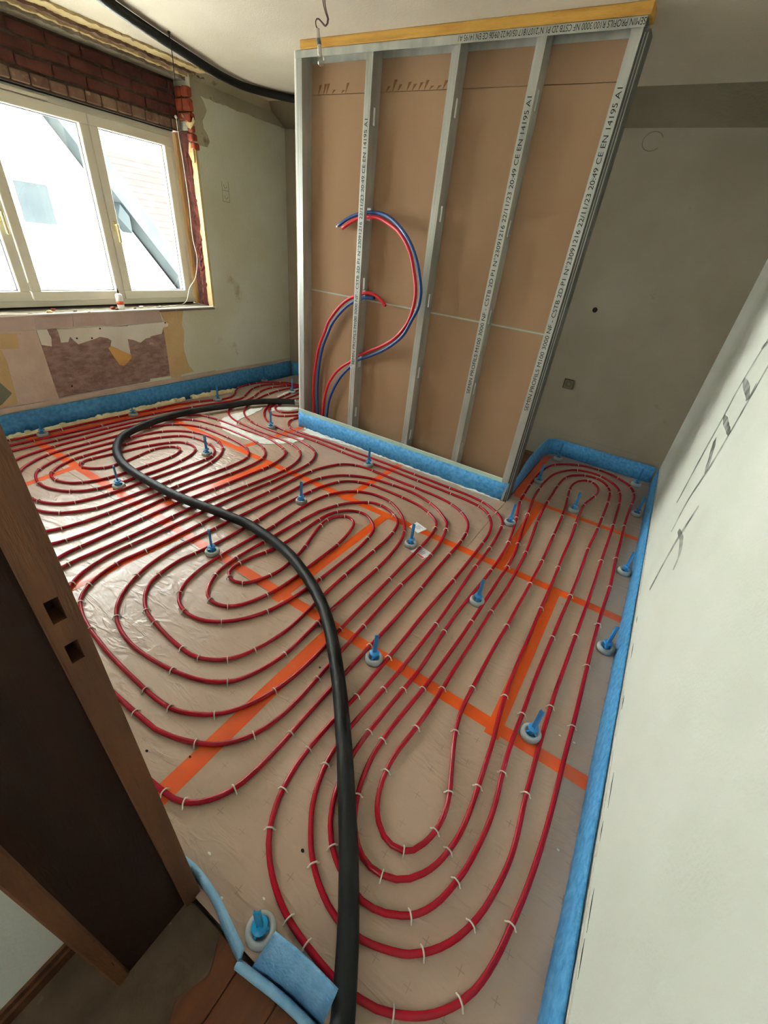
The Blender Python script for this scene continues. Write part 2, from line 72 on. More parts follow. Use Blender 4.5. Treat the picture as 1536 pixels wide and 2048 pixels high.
STAPLES = [(0.048,0.237,0.44),(-0.2,0.213,-0.11),(-0.271,0.225,-0.25),(0.058,0.366,-2.41),(0.175,0.341,0.92),(-0.005,0.41,0.76),(-0.295,0.351,2.52),(-0.117,0.44,-2.91),(-0.277,0.414,-0.56),(0.143,0.486,-1.96),(-0.094,0.525,0.41),(0.07,0.548,1.29),(-0.46,0.344,-1.0),(0.236,0.546,1.43),(0.019,0.602,-1.8),(-0.038,0.625,1.4),(-0.297,0.57,1.96),(-0.506,0.446,-1.33),(-0.633,0.36,1.27),(-0.443,0.585,1.8),(-0.261,0.686,-1.45),(-0.049,0.752,1.89),(-0.725,0.247,0.5),(-0.526,0.591,-1.56),(0.025,0.825,-1.51),(-0.8,0.23,0.08),(-0.33,0.77,1.55),(-0.614,0.597,1.57),(-0.388,0.768,-1.61),(-0.718,0.518,-2.0),(0.172,0.9,-1.51),(-0.252,0.885,-1.64),(0.08,0.919,1.67),(-0.854,0.384,-2.69),(-0.122,0.959,1.83),(-0.512,0.859,-1.59),(-0.888,0.49,0.75),(-0.785,0.688,1.34),(-0.441,0.95,1.51),(-0.375,0.997,-1.63),(-0.688,0.83,-1.53),(-0.31,1.048,1.5),(-1.038,0.413,0.18),(-0.245,1.097,-1.57),(-0.959,0.609,-2.39),(-1.117,0.332,-3.13),(-0.143,1.177,1.58),(0.07,1.184,1.58),(-0.509,1.094,-1.58),(-0.876,0.839,-1.68),(-0.015,1.221,-1.49),(-1.173,0.406,-0.02),(-1.045,0.68,0.85),(-0.611,1.098,1.54),(-0.994,0.78,1.27),(0.255,1.253,1.58),(-1.172,0.516,-2.95),(-1.141,0.615,0.39),(0.159,1.289,-1.56),(-0.775,1.092,1.6),(-0.7,1.175,-1.54),(-1.234,0.604,-0.02),(-0.882,1.06,-1.54),(-0.377,1.384,-1.55),(-1.226,0.801,-2.39),(-0.429,1.399,1.58),(-1.116,0.97,-1.91),(-1.28,0.881,0.68),(-0.295,1.526,1.57),(-1.445,0.622,-0.13),(-1.197,1.047,1.32),(-1.408,0.742,2.99),(-0.139,1.612,1.56),(-1.378,0.859,-0.11),(0.249,1.605,1.58),(-1.539,0.643,-0.43),(-1.616,0.441,-0.17),(-0.24,1.656,-1.59),(0.07,1.68,1.55),(-1.072,1.299,-1.59),(-0.709,1.533,-1.57),(-1.602,0.544,2.7),(-0.61,1.579,1.6),(-1.352,1.032,-2.39),(-0.988,1.407,1.6),(-0.783,1.534,1.59),(-1.527,0.802,2.33),(-1.289,1.16,-1.82),(-1.438,1.023,2.78),(0.164,1.764,-1.59),(-0.884,1.559,-1.55),(-1.503,0.989,-1.15),(-0.5,1.752,-1.59),(-0.032,1.847,-1.55),(-1.484,1.129,1.49),(-1.805,0.498,-0.47),(-1.715,0.819,-1.31),(-1.532,1.15,-1.53),(-1.451,1.282,1.31),(0.247,1.92,1.56),(-1.786,0.752,1.98),(-1.609,1.105,1.59),(-0.99,1.683,1.58),(-1.321,1.465,-1.27),(-1.89,0.581,-1.04),(-1.189,1.595,1.67),(-0.704,1.872,-1.53),(-0.447,1.952,1.59),(-0.361,1.976,-1.58),(-1.726,1.036,-1.69),(-0.137,2.009,1.57),(-1.957,0.539,2.33),(-1.528,1.341,-1.6),(-0.619,1.952,1.59),(0.078,2.055,1.55),(-0.791,1.9,1.6),(-1.088,1.768,-1.42),(-1.943,0.739,-1.38),(-0.294,2.072,1.59),(-1.938,0.891,-1.64),(-1.002,1.918,1.76),(-1.393,1.687,-1.34),(-1.602,1.496,1.63),(-0.952,1.976,-1.11),(-2.112,0.599,-1.5),(-0.621,2.126,1.62),(-2.037,0.87,1.55),(-1.838,1.257,1.55),(-0.447,2.182,1.59),(-1.52,1.632,-1.62),(-1.402,1.759,-1.62),(-1.443,1.73,1.58),(-0.503,2.198,-1.54),(-1.72,1.479,-1.52),(-0.14,2.272,1.59),(-0.04,2.275,-1.54),(-2.11,0.899,-1.57),(-1.936,1.232,-1.55),(0.254,2.288,1.57),(-0.816,2.154,1.81),(-0.247,2.29,-1.5),(-1.347,1.871,-2.42),(-0.754,2.184,-1.29),(-0.631,2.226,1.74),(-2.209,0.703,1.6),(-0.371,2.323,-1.46),(-1.416,1.88,1.09),(-1.297,1.978,0.17),(-0.317,2.349,1.71),(-1.105,2.103,2.61),(-2.318,0.689,-1.72),(-2.119,1.175,-1.53),(-1.466,1.946,-1.95),(-2.223,1.048,1.61),(-0.938,2.291,2.69),(-1.238,2.148,3.09),(-2.309,0.915,-1.5),(-1.33,2.122,-2.44),(-0.471,2.473,1.71),(-1.823,1.753,1.54),(0.17,2.53,-1.57),(-1.213,2.23,-0.41),(-2.447,0.728,1.28),(-0.759,2.451,2.52),(-1.599,2.009,1.27),(-2.417,0.962,1.53),(0.075,2.607,1.56),(-0.99,2.415,-0.37),(-1.924,1.768,-1.58),(-1.721,1.967,-1.66),(-0.593,2.551,-0.92),(-0.152,2.62,1.61),(-1.183,2.347,3.07),(0.246,2.624,1.58),(-1.475,2.194,0.63),(-2.333,1.262,-1.53),(-0.863,2.508,2.78),(-0.563,2.629,2.49),(-2.515,0.952,-1.96),(-0.426,2.657,-1.37),(-2.214,1.55,1.52),(-2.095,1.729,-1.66),(-0.698,2.625,-0.29),(-0.291,2.709,-1.48),(-2.607,0.797,-2.35),(-2.015,1.866,1.52),(-1.463,2.344,-2.99),(-2.21,1.666,1.54),(-1.665,2.212,-2.01),(-1.557,2.317,-2.73),(-0.703,2.704,2.9),(-0.377,2.77,1.7),(-1.336,2.459,0.09),(-2.417,1.419,1.56),(-1.19,2.546,-3.14),(-0.939,2.653,-0.04),(-2.665,0.908,1.14),(-1.8,2.166,1.25),(-2.625,1.085,1.47),(-0.059,2.881,-1.53),(-1.669,2.354,0.63),(-2.511,1.428,-1.54),(-0.983,2.731,3.11),(-2.31,1.766,-1.62),(-1.922,2.202,-1.71),(-2.819,0.782,0.31),(-1.227,2.658,-0.02),(0.084,2.928,1.55),(-0.165,2.925,1.63),(-2.732,1.072,-2.01),(-2.078,2.082,-1.51),(-0.48,2.912,-1.41),(-2.201,1.974,1.56),(-2.811,0.955,-2.48),(-2.88,0.77,0.11),(-2.203,2.032,1.7),(-1.583,2.552,3.13),(-2.403,1.803,1.56),(-1.301,2.735,3.13),(-2.02,2.283,1.76),(-2.616,1.582,1.58),(-2.872,1.057,0.98),(0.172,3.059,-1.57),(-2.826,1.19,1.41),(-1.842,2.453,-2.09),(-1.739,2.533,-2.78),(-0.309,3.062,-1.54),(-0.488,3.041,-1.51),(-2.548,1.788,-1.27),(0.242,3.103,1.58),(0.086,3.112,1.57),(-2.334,2.096,-1.2),(-3.006,0.967,0.21),(-1.709,2.655,0.01),(-3.033,0.881,3.04),(-2.815,1.462,1.59),(-2.433,2.035,2.03),(-2.62,1.794,1.64),(-2.722,1.661,-1.37),(-0.064,3.222,-1.67),(-2.635,1.868,1.98),(-2.98,1.251,-2.03),(-0.195,3.248,1.68),(-2.119,2.479,2.28),(-0.42,3.236,1.59),(-2.825,1.65,1.74),(-0.499,3.242,-1.54),(-3.132,0.998,-0.63),(-2.315,2.333,2.46),(-2.231,2.413,-0.54),(-3.082,1.165,-2.82),(-1.973,2.657,-0.02),(-2.47,2.242,-0.47),(-2.361,2.356,2.81),(-2.573,2.152,2.79),(-2.686,2.013,-0.65),(-2.999,1.511,-1.36),(-3.148,1.189,2.24),(-2.809,1.855,-0.73),(-3.228,0.968,2.2),(-2.878,1.771,2.32),(-1.997,2.734,-3.13),(-2.24,2.544,2.88),(-0.211,3.388,1.63),(0.086,3.404,1.6),(-3.166,1.268,1.48),(-2.355,2.467,-0.32),(-0.312,3.396,-1.61),(-3.019,1.605,-1.4),(-0.025,3.437,-1.73),(-3.023,1.647,-1.6),(-3.235,1.181,-1.33),(-2.945,1.79,-2.75),(-2.588,2.285,-0.16),(-2.818,1.997,2.97),(0.167,3.458,-1.51),(-2.986,1.76,-2.25),(-3.242,1.245,-1.52),(-2.259,2.666,-0.0),(-2.814,2.079,-0.29),(-2.958,1.888,0.16),(0.25,3.512,1.53),(-3.108,1.658,1.3),(-3.328,1.195,1.81),(-3.057,1.803,1.14),(-2.834,2.193,3.12),(-3.418,1.105,-1.25),(-3.24,1.562,-1.64),(-3.012,1.995,-2.93),(0.074,3.611,1.69),(-0.295,3.616,-1.74),(-3.191,1.816,-1.97),(-3.123,1.934,-2.2),(0.146,3.672,-1.4),(-2.639,2.568,-3.1),(0.051,3.701,1.98),(-3.431,1.39,-1.58),(-0.081,3.71,-0.62),(-0.125,3.711,0.53),(-3.334,1.653,1.51),(-2.537,2.721,3.11),(-3.53,1.196,1.7),(-3.115,2.063,0.39),(-2.628,2.655,-0.02),(-2.816,2.476,-0.01),(0.248,3.748,1.78),(-3.287,1.896,1.13),(-3.109,2.189,-3.1),(-2.641,2.741,2.78),(-3.536,1.411,1.6),(-0.166,3.808,-2.64),(-0.066,3.827,3.05),(-3.626,1.26,-1.58),(-3.167,2.179,-2.79),(-0.442,3.831,-2.06),(0.213,3.863,1.99),(-2.894,2.569,3.06),(-3.121,2.298,0.16),(-0.246,3.877,0.66),(-3.725,1.152,1.51),(-0.04,3.905,-0.34),(-3.428,1.878,-1.69),(-3.023,2.485,-0.09),(-3.365,2.046,-2.22),(-2.985,2.585,2.84),(-3.831,1.042,-1.64),(-3.623,1.636,-1.61),(0.093,3.986,2.62),(-3.2,2.397,-3.08),(-0.262,4.003,-2.63),(-2.777,2.907,1.66),(-3.347,2.236,0.49),(-0.081,4.039,3.09),(-3.702,1.629,1.55),(-3.704,1.637,1.54),(-3.818,1.385,-1.58),(-3.325,2.381,-2.94),(-2.892,2.919,-2.22),(-2.988,2.978,-2.74),(-3.805,1.828,-1.62),(-3.686,2.078,1.49),(-3.792,2.172,-1.62),(-3.636,2.433,1.4),(-3.153,3.081,1.92),(-3.726,2.588,-1.9),(-3.672,2.716,-1.93),(-3.562,3.004,2.04),(-3.509,3.096,-1.21),(-3.338,3.381,-1.38),(-3.484,3.279,1.74),(-3.581,3.237,-1.16),(-3.504,3.446,1.6),(-3.729,3.287,1.95),(-3.841,3.174,-1.1),(-3.634,3.491,-1.74),(-3.755,3.412,1.55),(-3.579,3.661,-2.03),(-3.872,3.362,-1.55),(-3.722,3.593,0.96),(-3.867,3.462,-1.74),(-3.725,3.71,-2.31)]
HOSE = [(-3.024,3.231),(-3.126,3.144),(-3.218,3.034),(-3.313,2.861),(-3.361,2.655),(-3.412,2.473),(-3.438,2.361),(-3.454,2.08),(-3.411,1.825),(-3.339,1.638),(-3.273,1.547),(-3.146,1.446),(-3.022,1.381),(-2.879,1.334),(-2.76,1.313),(-2.622,1.302),(-2.546,1.3),(-2.325,1.3),(-2.15,1.314),(-1.969,1.342),(-1.809,1.361),(-1.676,1.373),(-1.334,1.326),(-1.189,1.274),(-1.044,1.206),(-0.929,1.139),(-0.816,1.056),(-0.692,0.944),(-0.602,0.854),(-0.537,0.786),(-0.474,0.716),(-0.412,0.646),(-0.35,0.573),(-0.295,0.507),(-0.246,0.448),(-0.202,0.392),(-0.156,0.331),(-0.14,0.309),(-0.115,0.273),(-0.082,0.222),(-0.053,0.175),(-0.042,0.156)]
MARKERS = [(-3.787,1.242),(-3.769,1.943),(-3.653,2.756),(-3.861,3.592),(-3.368,3.538),(-2.762,2.618),(-2.691,1.87),(-2.667,1.175),(-1.664,1.1),(-1.676,1.824),(-1.669,2.613),(-0.853,1.888),(-0.444,2.563),(-0.464,3.375),(-0.116,3.085),(0.299,3.378),(0.242,3.973),(-0.452,4.019),(0.307,2.509),(-0.329,1.68),(0.302,1.774),(0.122,1.123),(-0.557,1.049),(-0.314,0.17)]
SMEAR = {
 'P1': [(-3.176,2.388),(-3.228,2.481),(-3.253,2.593),(-3.233,2.743),(-3.256,2.826),(-3.216,2.943),(-3.184,2.913),(-3.125,2.682),(-3.105,2.546),(-3.046,2.461),(-2.945,2.395),(-2.827,2.389),(-2.695,2.401),(-2.552,2.445),(-2.495,2.553),(-2.406,2.681),(-2.373,2.62),(-2.4,2.513),(-2.485,2.378),(-2.569,2.305),(-2.698,2.273),(-2.876,2.27),(-3.016,2.283)],
 'P2': [(-3.15,3.0),(-3.094,3.123),(-3.008,3.242),(-2.956,3.186),(-2.987,3.068),(-3.065,3.01),(-3.082,2.946)],
 'P3': [(-2.516,2.765),(-2.514,2.83),(-2.364,2.861),(-2.192,2.861),(-2.033,2.848),(-2.007,2.805),(-2.163,2.796),(-2.303,2.775),(-2.414,2.756)],
 'P4': [(-3.371,3.304),(-3.429,3.484),(-3.443,3.708),(-3.39,3.667),(-3.36,3.429),(-3.323,3.315)],
}
STICK = [[(-0.95,2.144),(-0.859,2.115),(-0.883,2.035),(-0.963,2.062)],[(-0.824,1.839),(-0.795,1.92),(-0.703,1.901),(-0.73,1.816)]]
WP = {
 'upper_a': [(1.232,0.822),(1.517,0.814),(1.491,0.712),(1.192,0.705)],
 'upper_b': [(1.518,0.814),(1.768,0.809),(1.747,0.713),(1.492,0.712)],
 'upper_c': [(1.769,0.808),(1.993,0.805),(1.987,0.708),(1.749,0.713)],
 'upper_d': [(1.994,0.802),(2.487,0.8),(2.497,0.703),(2.169,0.704),(1.987,0.705)],
 'plaster_a': [(1.496,0.706),(1.566,0.706),(1.568,0.672),(1.575,0.647),(1.56,0.585),(1.496,0.604)],
 'plaster_b': [(1.631,0.703),(1.93,0.699),(2.161,0.689),(2.378,0.687),(2.354,0.58),(2.302,0.577),(2.25,0.548),(2.202,0.573),(2.149,0.588),(2.143,0.455),(2.043,0.517),(1.992,0.546),(2.011,0.587),(1.984,0.608),(1.926,0.624),(1.876,0.61),(1.827,0.6),(1.749,0.583),(1.723,0.616),(1.706,0.645),(1.681,0.606),(1.63,0.606),(1.634,0.66)],
 'plaster_c': [(2.175,0.696),(2.497,0.701),(2.523,0.703),(2.555,0.682),(2.543,0.661),(2.497,0.657),(2.472,0.604),(2.394,0.596),(2.322,0.584),(2.256,0.548),(2.202,0.573),(2.15,0.592)],
 'board': [(1.496,0.706),(2.378,0.689),(2.27,0.204),(1.493,0.2)],
 'board_r': [(2.178,0.697),(2.505,0.698),(2.482,0.221),(2.065,0.233)],
 'tan_r': [(2.496,0.799),(2.733,0.799),(2.709,0.722),(2.693,0.659),(2.705,0.618),(2.693,0.545),(2.675,0.48),(2.675,0.421),(2.687,0.351),(2.701,0.287),(2.748,0.225),(2.6,0.213),(2.587,0.188),(2.49,0.202),(2.492,0.383),(2.498,0.663),(2.545,0.661),(2.513,0.732)],
 'light_board': [(1.195,0.714),(1.486,0.708),(1.492,0.194),(1.23,0.204),(1.018,0.204)],
 'tan_l1': [(1.192,0.705),(1.366,0.695),(1.351,0.593),(1.158,0.607)],
 'tan_l2': [(1.156,0.603),(1.243,0.595),(1.248,0.507),(1.236,0.398),(1.218,0.212),(1.022,0.214)],
 'dark_hole': [(1.563,0.706),(1.63,0.706),(1.628,0.65),(1.58,0.647)],
 'flap': [(1.969,0.532),(1.992,0.544),(2.144,0.457),(2.133,0.433),(2.055,0.381),(2.019,0.39),(1.988,0.467)],
}
HOLES = [(1.386,0.69),(1.427,0.69),(1.942,0.686),(1.75,0.627),(1.861,0.619),(1.613,0.275),(2.523,0.694)]
PLINTH = [(1.103,0.198),(2.271,0.205)]
OUT = [(3.312,1.819),(3.388,1.84),(3.397,1.694),(3.314,1.673)]
WALLPIPES = {
 'R1': [(-2.504,2.905,0.179),(-2.511,2.905,0.332),(-2.496,2.905,0.527),(-2.448,2.905,0.739),(-2.387,2.905,0.87),(-2.365,2.905,0.926),(-2.276,2.905,1.04),(-2.191,2.905,1.116),(-2.124,2.905,1.153),(-2.042,2.905,1.185),(-1.993,2.905,1.199),(-1.928,2.905,1.195),(-1.868,2.905,1.168),(-1.825,2.905,1.138)],
 'B1': [(-2.455,2.905,0.179),(-2.463,2.905,0.344),(-2.452,2.905,0.537),(-2.413,2.905,0.731),(-2.358,2.905,0.855),(-2.318,2.905,0.934),(-2.248,2.905,1.018),(-2.172,2.905,1.087),(-2.122,2.905,1.119),(-2.056,2.905,1.153),(-1.99,2.905,1.167),(-1.929,2.905,1.172)],
 'R2': [(-2.396,2.905,0.178),(-2.383,2.905,0.299),(-2.345,2.905,0.437),(-2.279,2.905,0.545),(-2.196,2.905,0.63),(-2.132,2.905,0.673),(-2.062,2.905,0.733),(-1.951,2.905,0.797),(-1.83,2.894,0.858),(-1.705,2.863,0.936),(-1.623,2.84,1.014),(-1.574,2.827,1.088),(-1.546,2.821,1.187),(-1.546,2.82,1.281),(-1.577,2.821,1.382),(-1.631,2.827,1.489),(-1.725,2.845,1.576),(-1.852,2.879,1.628),(-1.966,2.902,1.653),(-2.066,2.905,1.646),(-2.134,2.905,1.629),(-2.196,2.905,1.601),(-2.246,2.905,1.571)],
 'B2': [(-2.348,2.905,0.174),(-2.326,2.905,0.313),(-2.265,2.905,0.456),(-2.192,2.905,0.564),(-2.129,2.905,0.63),(-2.06,2.905,0.702),(-1.931,2.905,0.767),(-1.808,2.89,0.833),(-1.692,2.861,0.91),(-1.603,2.836,0.994),(-1.547,2.823,1.096),(-1.512,2.82,1.165),(-1.504,2.82,1.265),(-1.532,2.82,1.367),(-1.584,2.821,1.473),(-1.666,2.831,1.565),(-1.793,2.862,1.641),(-1.909,2.891,1.673),(-2.023,2.905,1.677),(-2.075,2.905,1.668),(-2.136,2.905,1.654),(-2.205,2.905,1.629),(-2.284,2.905,1.584)],
}
CEILHOSE = [(-3.303,2.082,2.455),(-3.362,2.225,2.455),(-3.419,2.371,2.455),(-3.479,2.535,2.455),(-3.535,2.71,2.455),(-3.614,2.946,2.455),(-3.679,3.197,2.455),(-3.681,3.397,2.455),(-3.609,3.544,2.455),(-3.539,3.635,2.455),(-3.44,3.73,2.455)]
CABLE = [(-4.09,3.016,2.194),(-4.09,3.018,2.084),(-4.09,3.029,1.892),(-4.09,3.034,1.652),(-4.09,3.027,1.353),(-4.08,3.039,1.215),(-4.08,2.993,1.049),(-4.09,2.918,0.954),(-4.09,2.872,0.856),(-4.148,2.862,0.813),(-4.086,2.732,0.813),(-4.056,2.608,0.813),(-4.049,2.515,0.813)]
CAN = (-4.039,2.194,0.81)
LAMP = [(-2.057,2.45,2.488),(-2.052,2.45,2.463),(-2.039,2.45,2.431),(-2.028,2.45,2.411),(-2.032,2.45,2.396),(-2.044,2.45,2.388),(-2.068,2.45,2.401),(-2.094,2.45,2.416),(-2.106,2.45,2.416),(-2.112,2.45,2.408),(-2.108,2.45,2.392),(-2.1,2.45,2.383)]
LAMP2 = [(-2.097,2.45,2.383),(-2.093,2.45,2.346),(-2.086,2.45,2.323),(-2.081,2.45,2.288),(-2.074,2.45,2.266)]
WIRE = [(-3.418,2.548,2.49),(-3.418,2.548,2.264999999999992)]
LATCH = [(-0.49,0.137,1.373),(-0.49,0.144,1.363),(-0.49,0.148,1.352),(-0.49,0.138,1.344),(-0.49,0.124,1.336)]
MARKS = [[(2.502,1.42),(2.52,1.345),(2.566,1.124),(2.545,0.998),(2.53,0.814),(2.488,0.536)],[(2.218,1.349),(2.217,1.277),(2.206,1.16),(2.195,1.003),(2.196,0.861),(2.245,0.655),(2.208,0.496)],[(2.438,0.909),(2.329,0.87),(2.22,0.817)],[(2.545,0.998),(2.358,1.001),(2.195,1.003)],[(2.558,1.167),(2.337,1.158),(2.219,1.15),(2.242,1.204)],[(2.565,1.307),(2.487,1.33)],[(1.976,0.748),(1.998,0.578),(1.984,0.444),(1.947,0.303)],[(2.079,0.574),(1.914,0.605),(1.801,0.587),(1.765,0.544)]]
BIGSMUDGE = None
RUB = [(-4.011,1.632,0.815),(-4.105,1.703,0.815),(-4.007,1.811,0.815),(-3.962,1.891,0.815),(-4.048,2.128,0.815),(-3.997,2.128,0.815),(-4.065,2.388,0.815),(-4.03,2.307,0.815),(-3.984,1.497,0.815),(-4.054,2.557,0.815)]
FLOORHOLES = [(-0.965,0.276),(-0.718,0.881),(-0.344,0.359),(-0.833,0.345)]
CHIPS = [(0.221,1.192),(0.275,1.196),(-0.558,0.205),(-0.356,0.22),(0.305,0.803),(-3.436,1.257),(-0.45,0.159)]
SLOT = {
 '2': [0.29,0.8,1.24,1.66,2.16],
 '3': [0.25,0.74,1.22,1.7,2.18],
 '4': [0.28,0.73,1.19,1.66,2.2],
 '5': [0.27,0.75,1.2,1.68,2.2],
}

XW, XR, YB, ZC, YF = -3.97, 0.367, 4.15, 2.488, 0.137

# ------------------------------------------------------------------ helpers
def srgb(h):
    def c(v):
        v /= 255.0
        return v / 12.92 if v <= 0.04045 else ((v + 0.055) / 1.055) ** 2.4
    return tuple(c(v) for v in h)

MATS = {}
def mat(name, col, rough=0.7, col2=None, nscale=4.0, bump=0.0, bscale=60.0, metal=0.0, spec=0.5, detail=4.0, spots=None, sscale=6.0, sth=0.62, stretch=None):
    """Procedural surface: two colours mixed by noise, optional stain spots, fine relief."""
    m = bpy.data.materials.new(name)
    m.use_nodes = True
    nt = m.node_tree
    b = nt.nodes['Principled BSDF']
    b.inputs['Roughness'].default_value = rough
    b.inputs['Metallic'].default_value = metal
    b.inputs['Specular IOR Level'].default_value = spec
    tc = nt.nodes.new('ShaderNodeTexCoord')
    vec = tc.outputs['Object']
    if stretch:
        mp = nt.nodes.new('ShaderNodeMapping')
        mp.inputs['Scale'].default_value = stretch
        nt.links.new(vec, mp.inputs['Vector'])
        vec = mp.outputs['Vector']
    c1 = (*srgb(col), 1)
    out = None
    if col2:
        n = nt.nodes.new('ShaderNodeTexNoise')
        n.inputs['Scale'].default_value = nscale
        n.inputs['Detail'].default_value = detail
        nt.links.new(vec, n.inputs['Vector'])
        r = nt.nodes.new('ShaderNodeValToRGB')
        r.color_ramp.elements[0].position = 0.36
        r.color_ramp.elements[1].position = 0.66
        r.color_ramp.elements[0].color = c1
        r.color_ramp.elements[1].color = (*srgb(col2), 1)
        nt.links.new(n.outputs['Fac'], r.inputs['Fac'])
        out = r.outputs['Color']
    if spots:
        n2 = nt.nodes.new('ShaderNodeTexNoise')
        n2.inputs['Scale'].default_value = sscale
        n2.inputs['Detail'].default_value = 8
        n2.inputs['Roughness'].default_value = 0.65
        nt.links.new(vec, n2.inputs['Vector'])
        r2 = nt.nodes.new('ShaderNodeValToRGB')
        r2.color_ramp.elements[0].position = sth
        r2.color_ramp.elements[1].position = sth + 0.09
        r2.color_ramp.elements[0].color = (0, 0, 0, 1)
        r2.color_ramp.elements[1].color = (1, 1, 1, 1)
        nt.links.new(n2.outputs['Fac'], r2.inputs['Fac'])
        mx = nt.nodes.new('ShaderNodeMixRGB')
        mx.inputs['Color2'].default_value = (*srgb(spots), 1)
        if out:
            nt.links.new(out, mx.inputs['Color1'])
        else:
            mx.inputs['Color1'].default_value = c1
        nt.links.new(r2.outputs['Color'], mx.inputs['Fac'])
        out = mx.outputs['Color']
    if out:
        nt.links.new(out, b.inputs['Base Color'])
    else:
        b.inputs['Base Color'].default_value = c1
    if bump:
        n3 = nt.nodes.new('ShaderNodeTexNoise')
        n3.inputs['Scale'].default_value = bscale
        n3.inputs['Detail'].default_value = 5
        nt.links.new(vec, n3.inputs['Vector'])
        bp = nt.nodes.new('ShaderNodeBump')
        bp.inputs['Strength'].default_value = bump
        bp.inputs['Distance'].default_value = 0.01
        nt.links.new(n3.outputs['Fac'], bp.inputs['Height'])
        nt.links.new(bp.outputs['Normal'], b.inputs['Normal'])
    MATS[name] = m
    return m

class MB:
    def __init__(s):
        s.v, s.f, s.sm = [], [], []
    def add(s, vs, fs, smooth=False):
        o = len(s.v)
        s.v += [tuple(v) for v in vs]
        s.f += [tuple(i + o for i in f) for f in fs]
        s.sm += [smooth] * len(fs)
        return s
    def box(s, a, b):
        x0, y0, z0 = (min(a[i], b[i]) for i in range(3))
        x1, y1, z1 = (max(a[i], b[i]) for i in range(3))
        return s.add([(x0,y0,z0),(x1,y0,z0),(x1,y1,z0),(x0,y1,z0),(x0,y0,z1),(x1,y0,z1),(x1,y1,z1),(x0,y1,z1)],
                     [(3,2,1,0),(4,5,6,7),(0,1,5,4),(1,2,6,5),(2,3,7,6),(3,0,4,7)])
    def bevbox(s, a, b, r):
        """box with chamfered vertical and horizontal edges (octagon-like), cheap."""
        x0, y0, z0 = (min(a[i], b[i]) for i in range(3))
        x1, y1, z1 = (max(a[i], b[i]) for i in range(3))
        rings = []
        for z, k in ((z0, r), (z0 + r, 0), (z1 - r, 0), (z1, r)):
            c = r + k
            rings.append([(x0+c,y0+k,z),(x1-c,y0+k,z),(x1-k,y0+c,z),(x1-k,y1-c,z),(x1-c,y1-k,z),(x0+c,y1-k,z),(x0+k,y1-c,z),(x0+k,y0+c,z)])
        return s.loft(rings, closed=True, caps=True)
    def loft(s, rings, closed=True, caps=True, smooth=False):
        n = len(rings[0])
        vs = [v for r in rings for v in r]
        fs = []
        for i in range(len(rings) - 1):
            for j in range(n if closed else n - 1):
                k = (j + 1) % n
                fs.append((i*n+j, i*n+k, (i+1)*n+k, (i+1)*n+j))
        if caps:
            fs.append(tuple(range(n - 1, -1, -1)))
            fs.append(tuple(range((len(rings)-1)*n, len(rings)*n)))
        return s.add(vs, fs, smooth)
    def tube(s, pts, r, n=10, caps=True, smooth=True, flat=1.0, up=None):
        pts = [Vector(p) for p in pts]
        rings = []
        m = len(pts)
        nrm = None
        for i, p in enumerate(pts):
            t = (pts[min(i+1, m-1)] - pts[max(i-1, 0)])
            if t.length < 1e-9:
                t = Vector((0, 0, 1))
            t.normalize()
            if nrm is None:
                a = Vector((0, 0, 1)) if abs(t.z) < 0.9 else Vector((1, 0, 0))
                if up is not None:
                    a = Vector(up)
                nrm = (a - t * a.dot(t)).normalized()
            else:
                nrm = (nrm - t * nrm.dot(t))
                nrm = nrm.normalized() if nrm.length > 1e-6 else t.orthogonal().normalized()
            bn = t.cross(nrm)
            rr = r[i] if isinstance(r, (list, tuple)) else r
            rings.append([p + (nrm * math.cos(2*PI*k/n) * rr + bn * math.sin(2*PI*k/n) * rr * flat) for k in range(n)])
        return s.loft(rings, True, caps, smooth)
    def lathe(s, prof, c=(0,0,0), n=20, smooth=True):
        rings = [[(c[0]+r*math.cos(2*PI*k/n), c[1]+r*math.sin(2*PI*k/n), c[2]+z) for k in range(n)] for r, z in prof]
        return s.loft(rings, True, True, smooth)
    def prism(s, poly, fn, t0, t1):
        """poly: 2D outline, fn(u,v,t)->3D; solid between t0 and t1."""
        n = len(poly)
        a = sum(poly[i][0]*poly[(i+1)%n][1]-poly[(i+1)%n][0]*poly[i][1] for i in range(n))
        if a < 0:
            poly = poly[::-1]
        vs = [fn(u, v, t0) for u, v in poly] + [fn(u, v, t1) for u, v in poly]
        fs = [tuple(range(n-1,-1,-1)), tuple(range(n, 2*n))] + [(i,(i+1)%n,n+(i+1)%n,n+i) for i in range(n)]
        return s.add(vs, fs)
    def rock(s, c, r, seed=0, sq=(1,1,1)):
        rnd = random.Random(seed)
        vs, fs = [], []
        n, m = 7, 4
        vs.append((c[0], c[1], c[2]-r*sq[2]*0.8))
        for i in range(1, m):
            th = PI*i/m
            for j in range(n):
                ph = 2*PI*j/n
                k = r*(0.72+0.5*rnd.random())
                vs.append((c[0]+k*sq[0]*math.sin(th)*math.cos(ph), c[1]+k*sq[1]*math.sin(th)*math.sin(ph), c[2]-k*sq[2]*math.cos(th)))
        vs.append((c[0], c[1], c[2]+r*sq[2]))
        for j in range(n):
            fs.append((0, 1+(j+1)%n, 1+j))
        for i in range(m-2):
            for j in range(n):
                a, b = 1+i*n+j, 1+i*n+(j+1)%n
                fs.append((a, b, b+n, a+n))
        L = len(vs)-1
        for j in range(n):
            fs.append((L, L-n+j, L-n+(j+1)%n))
        return s.add(vs, fs)
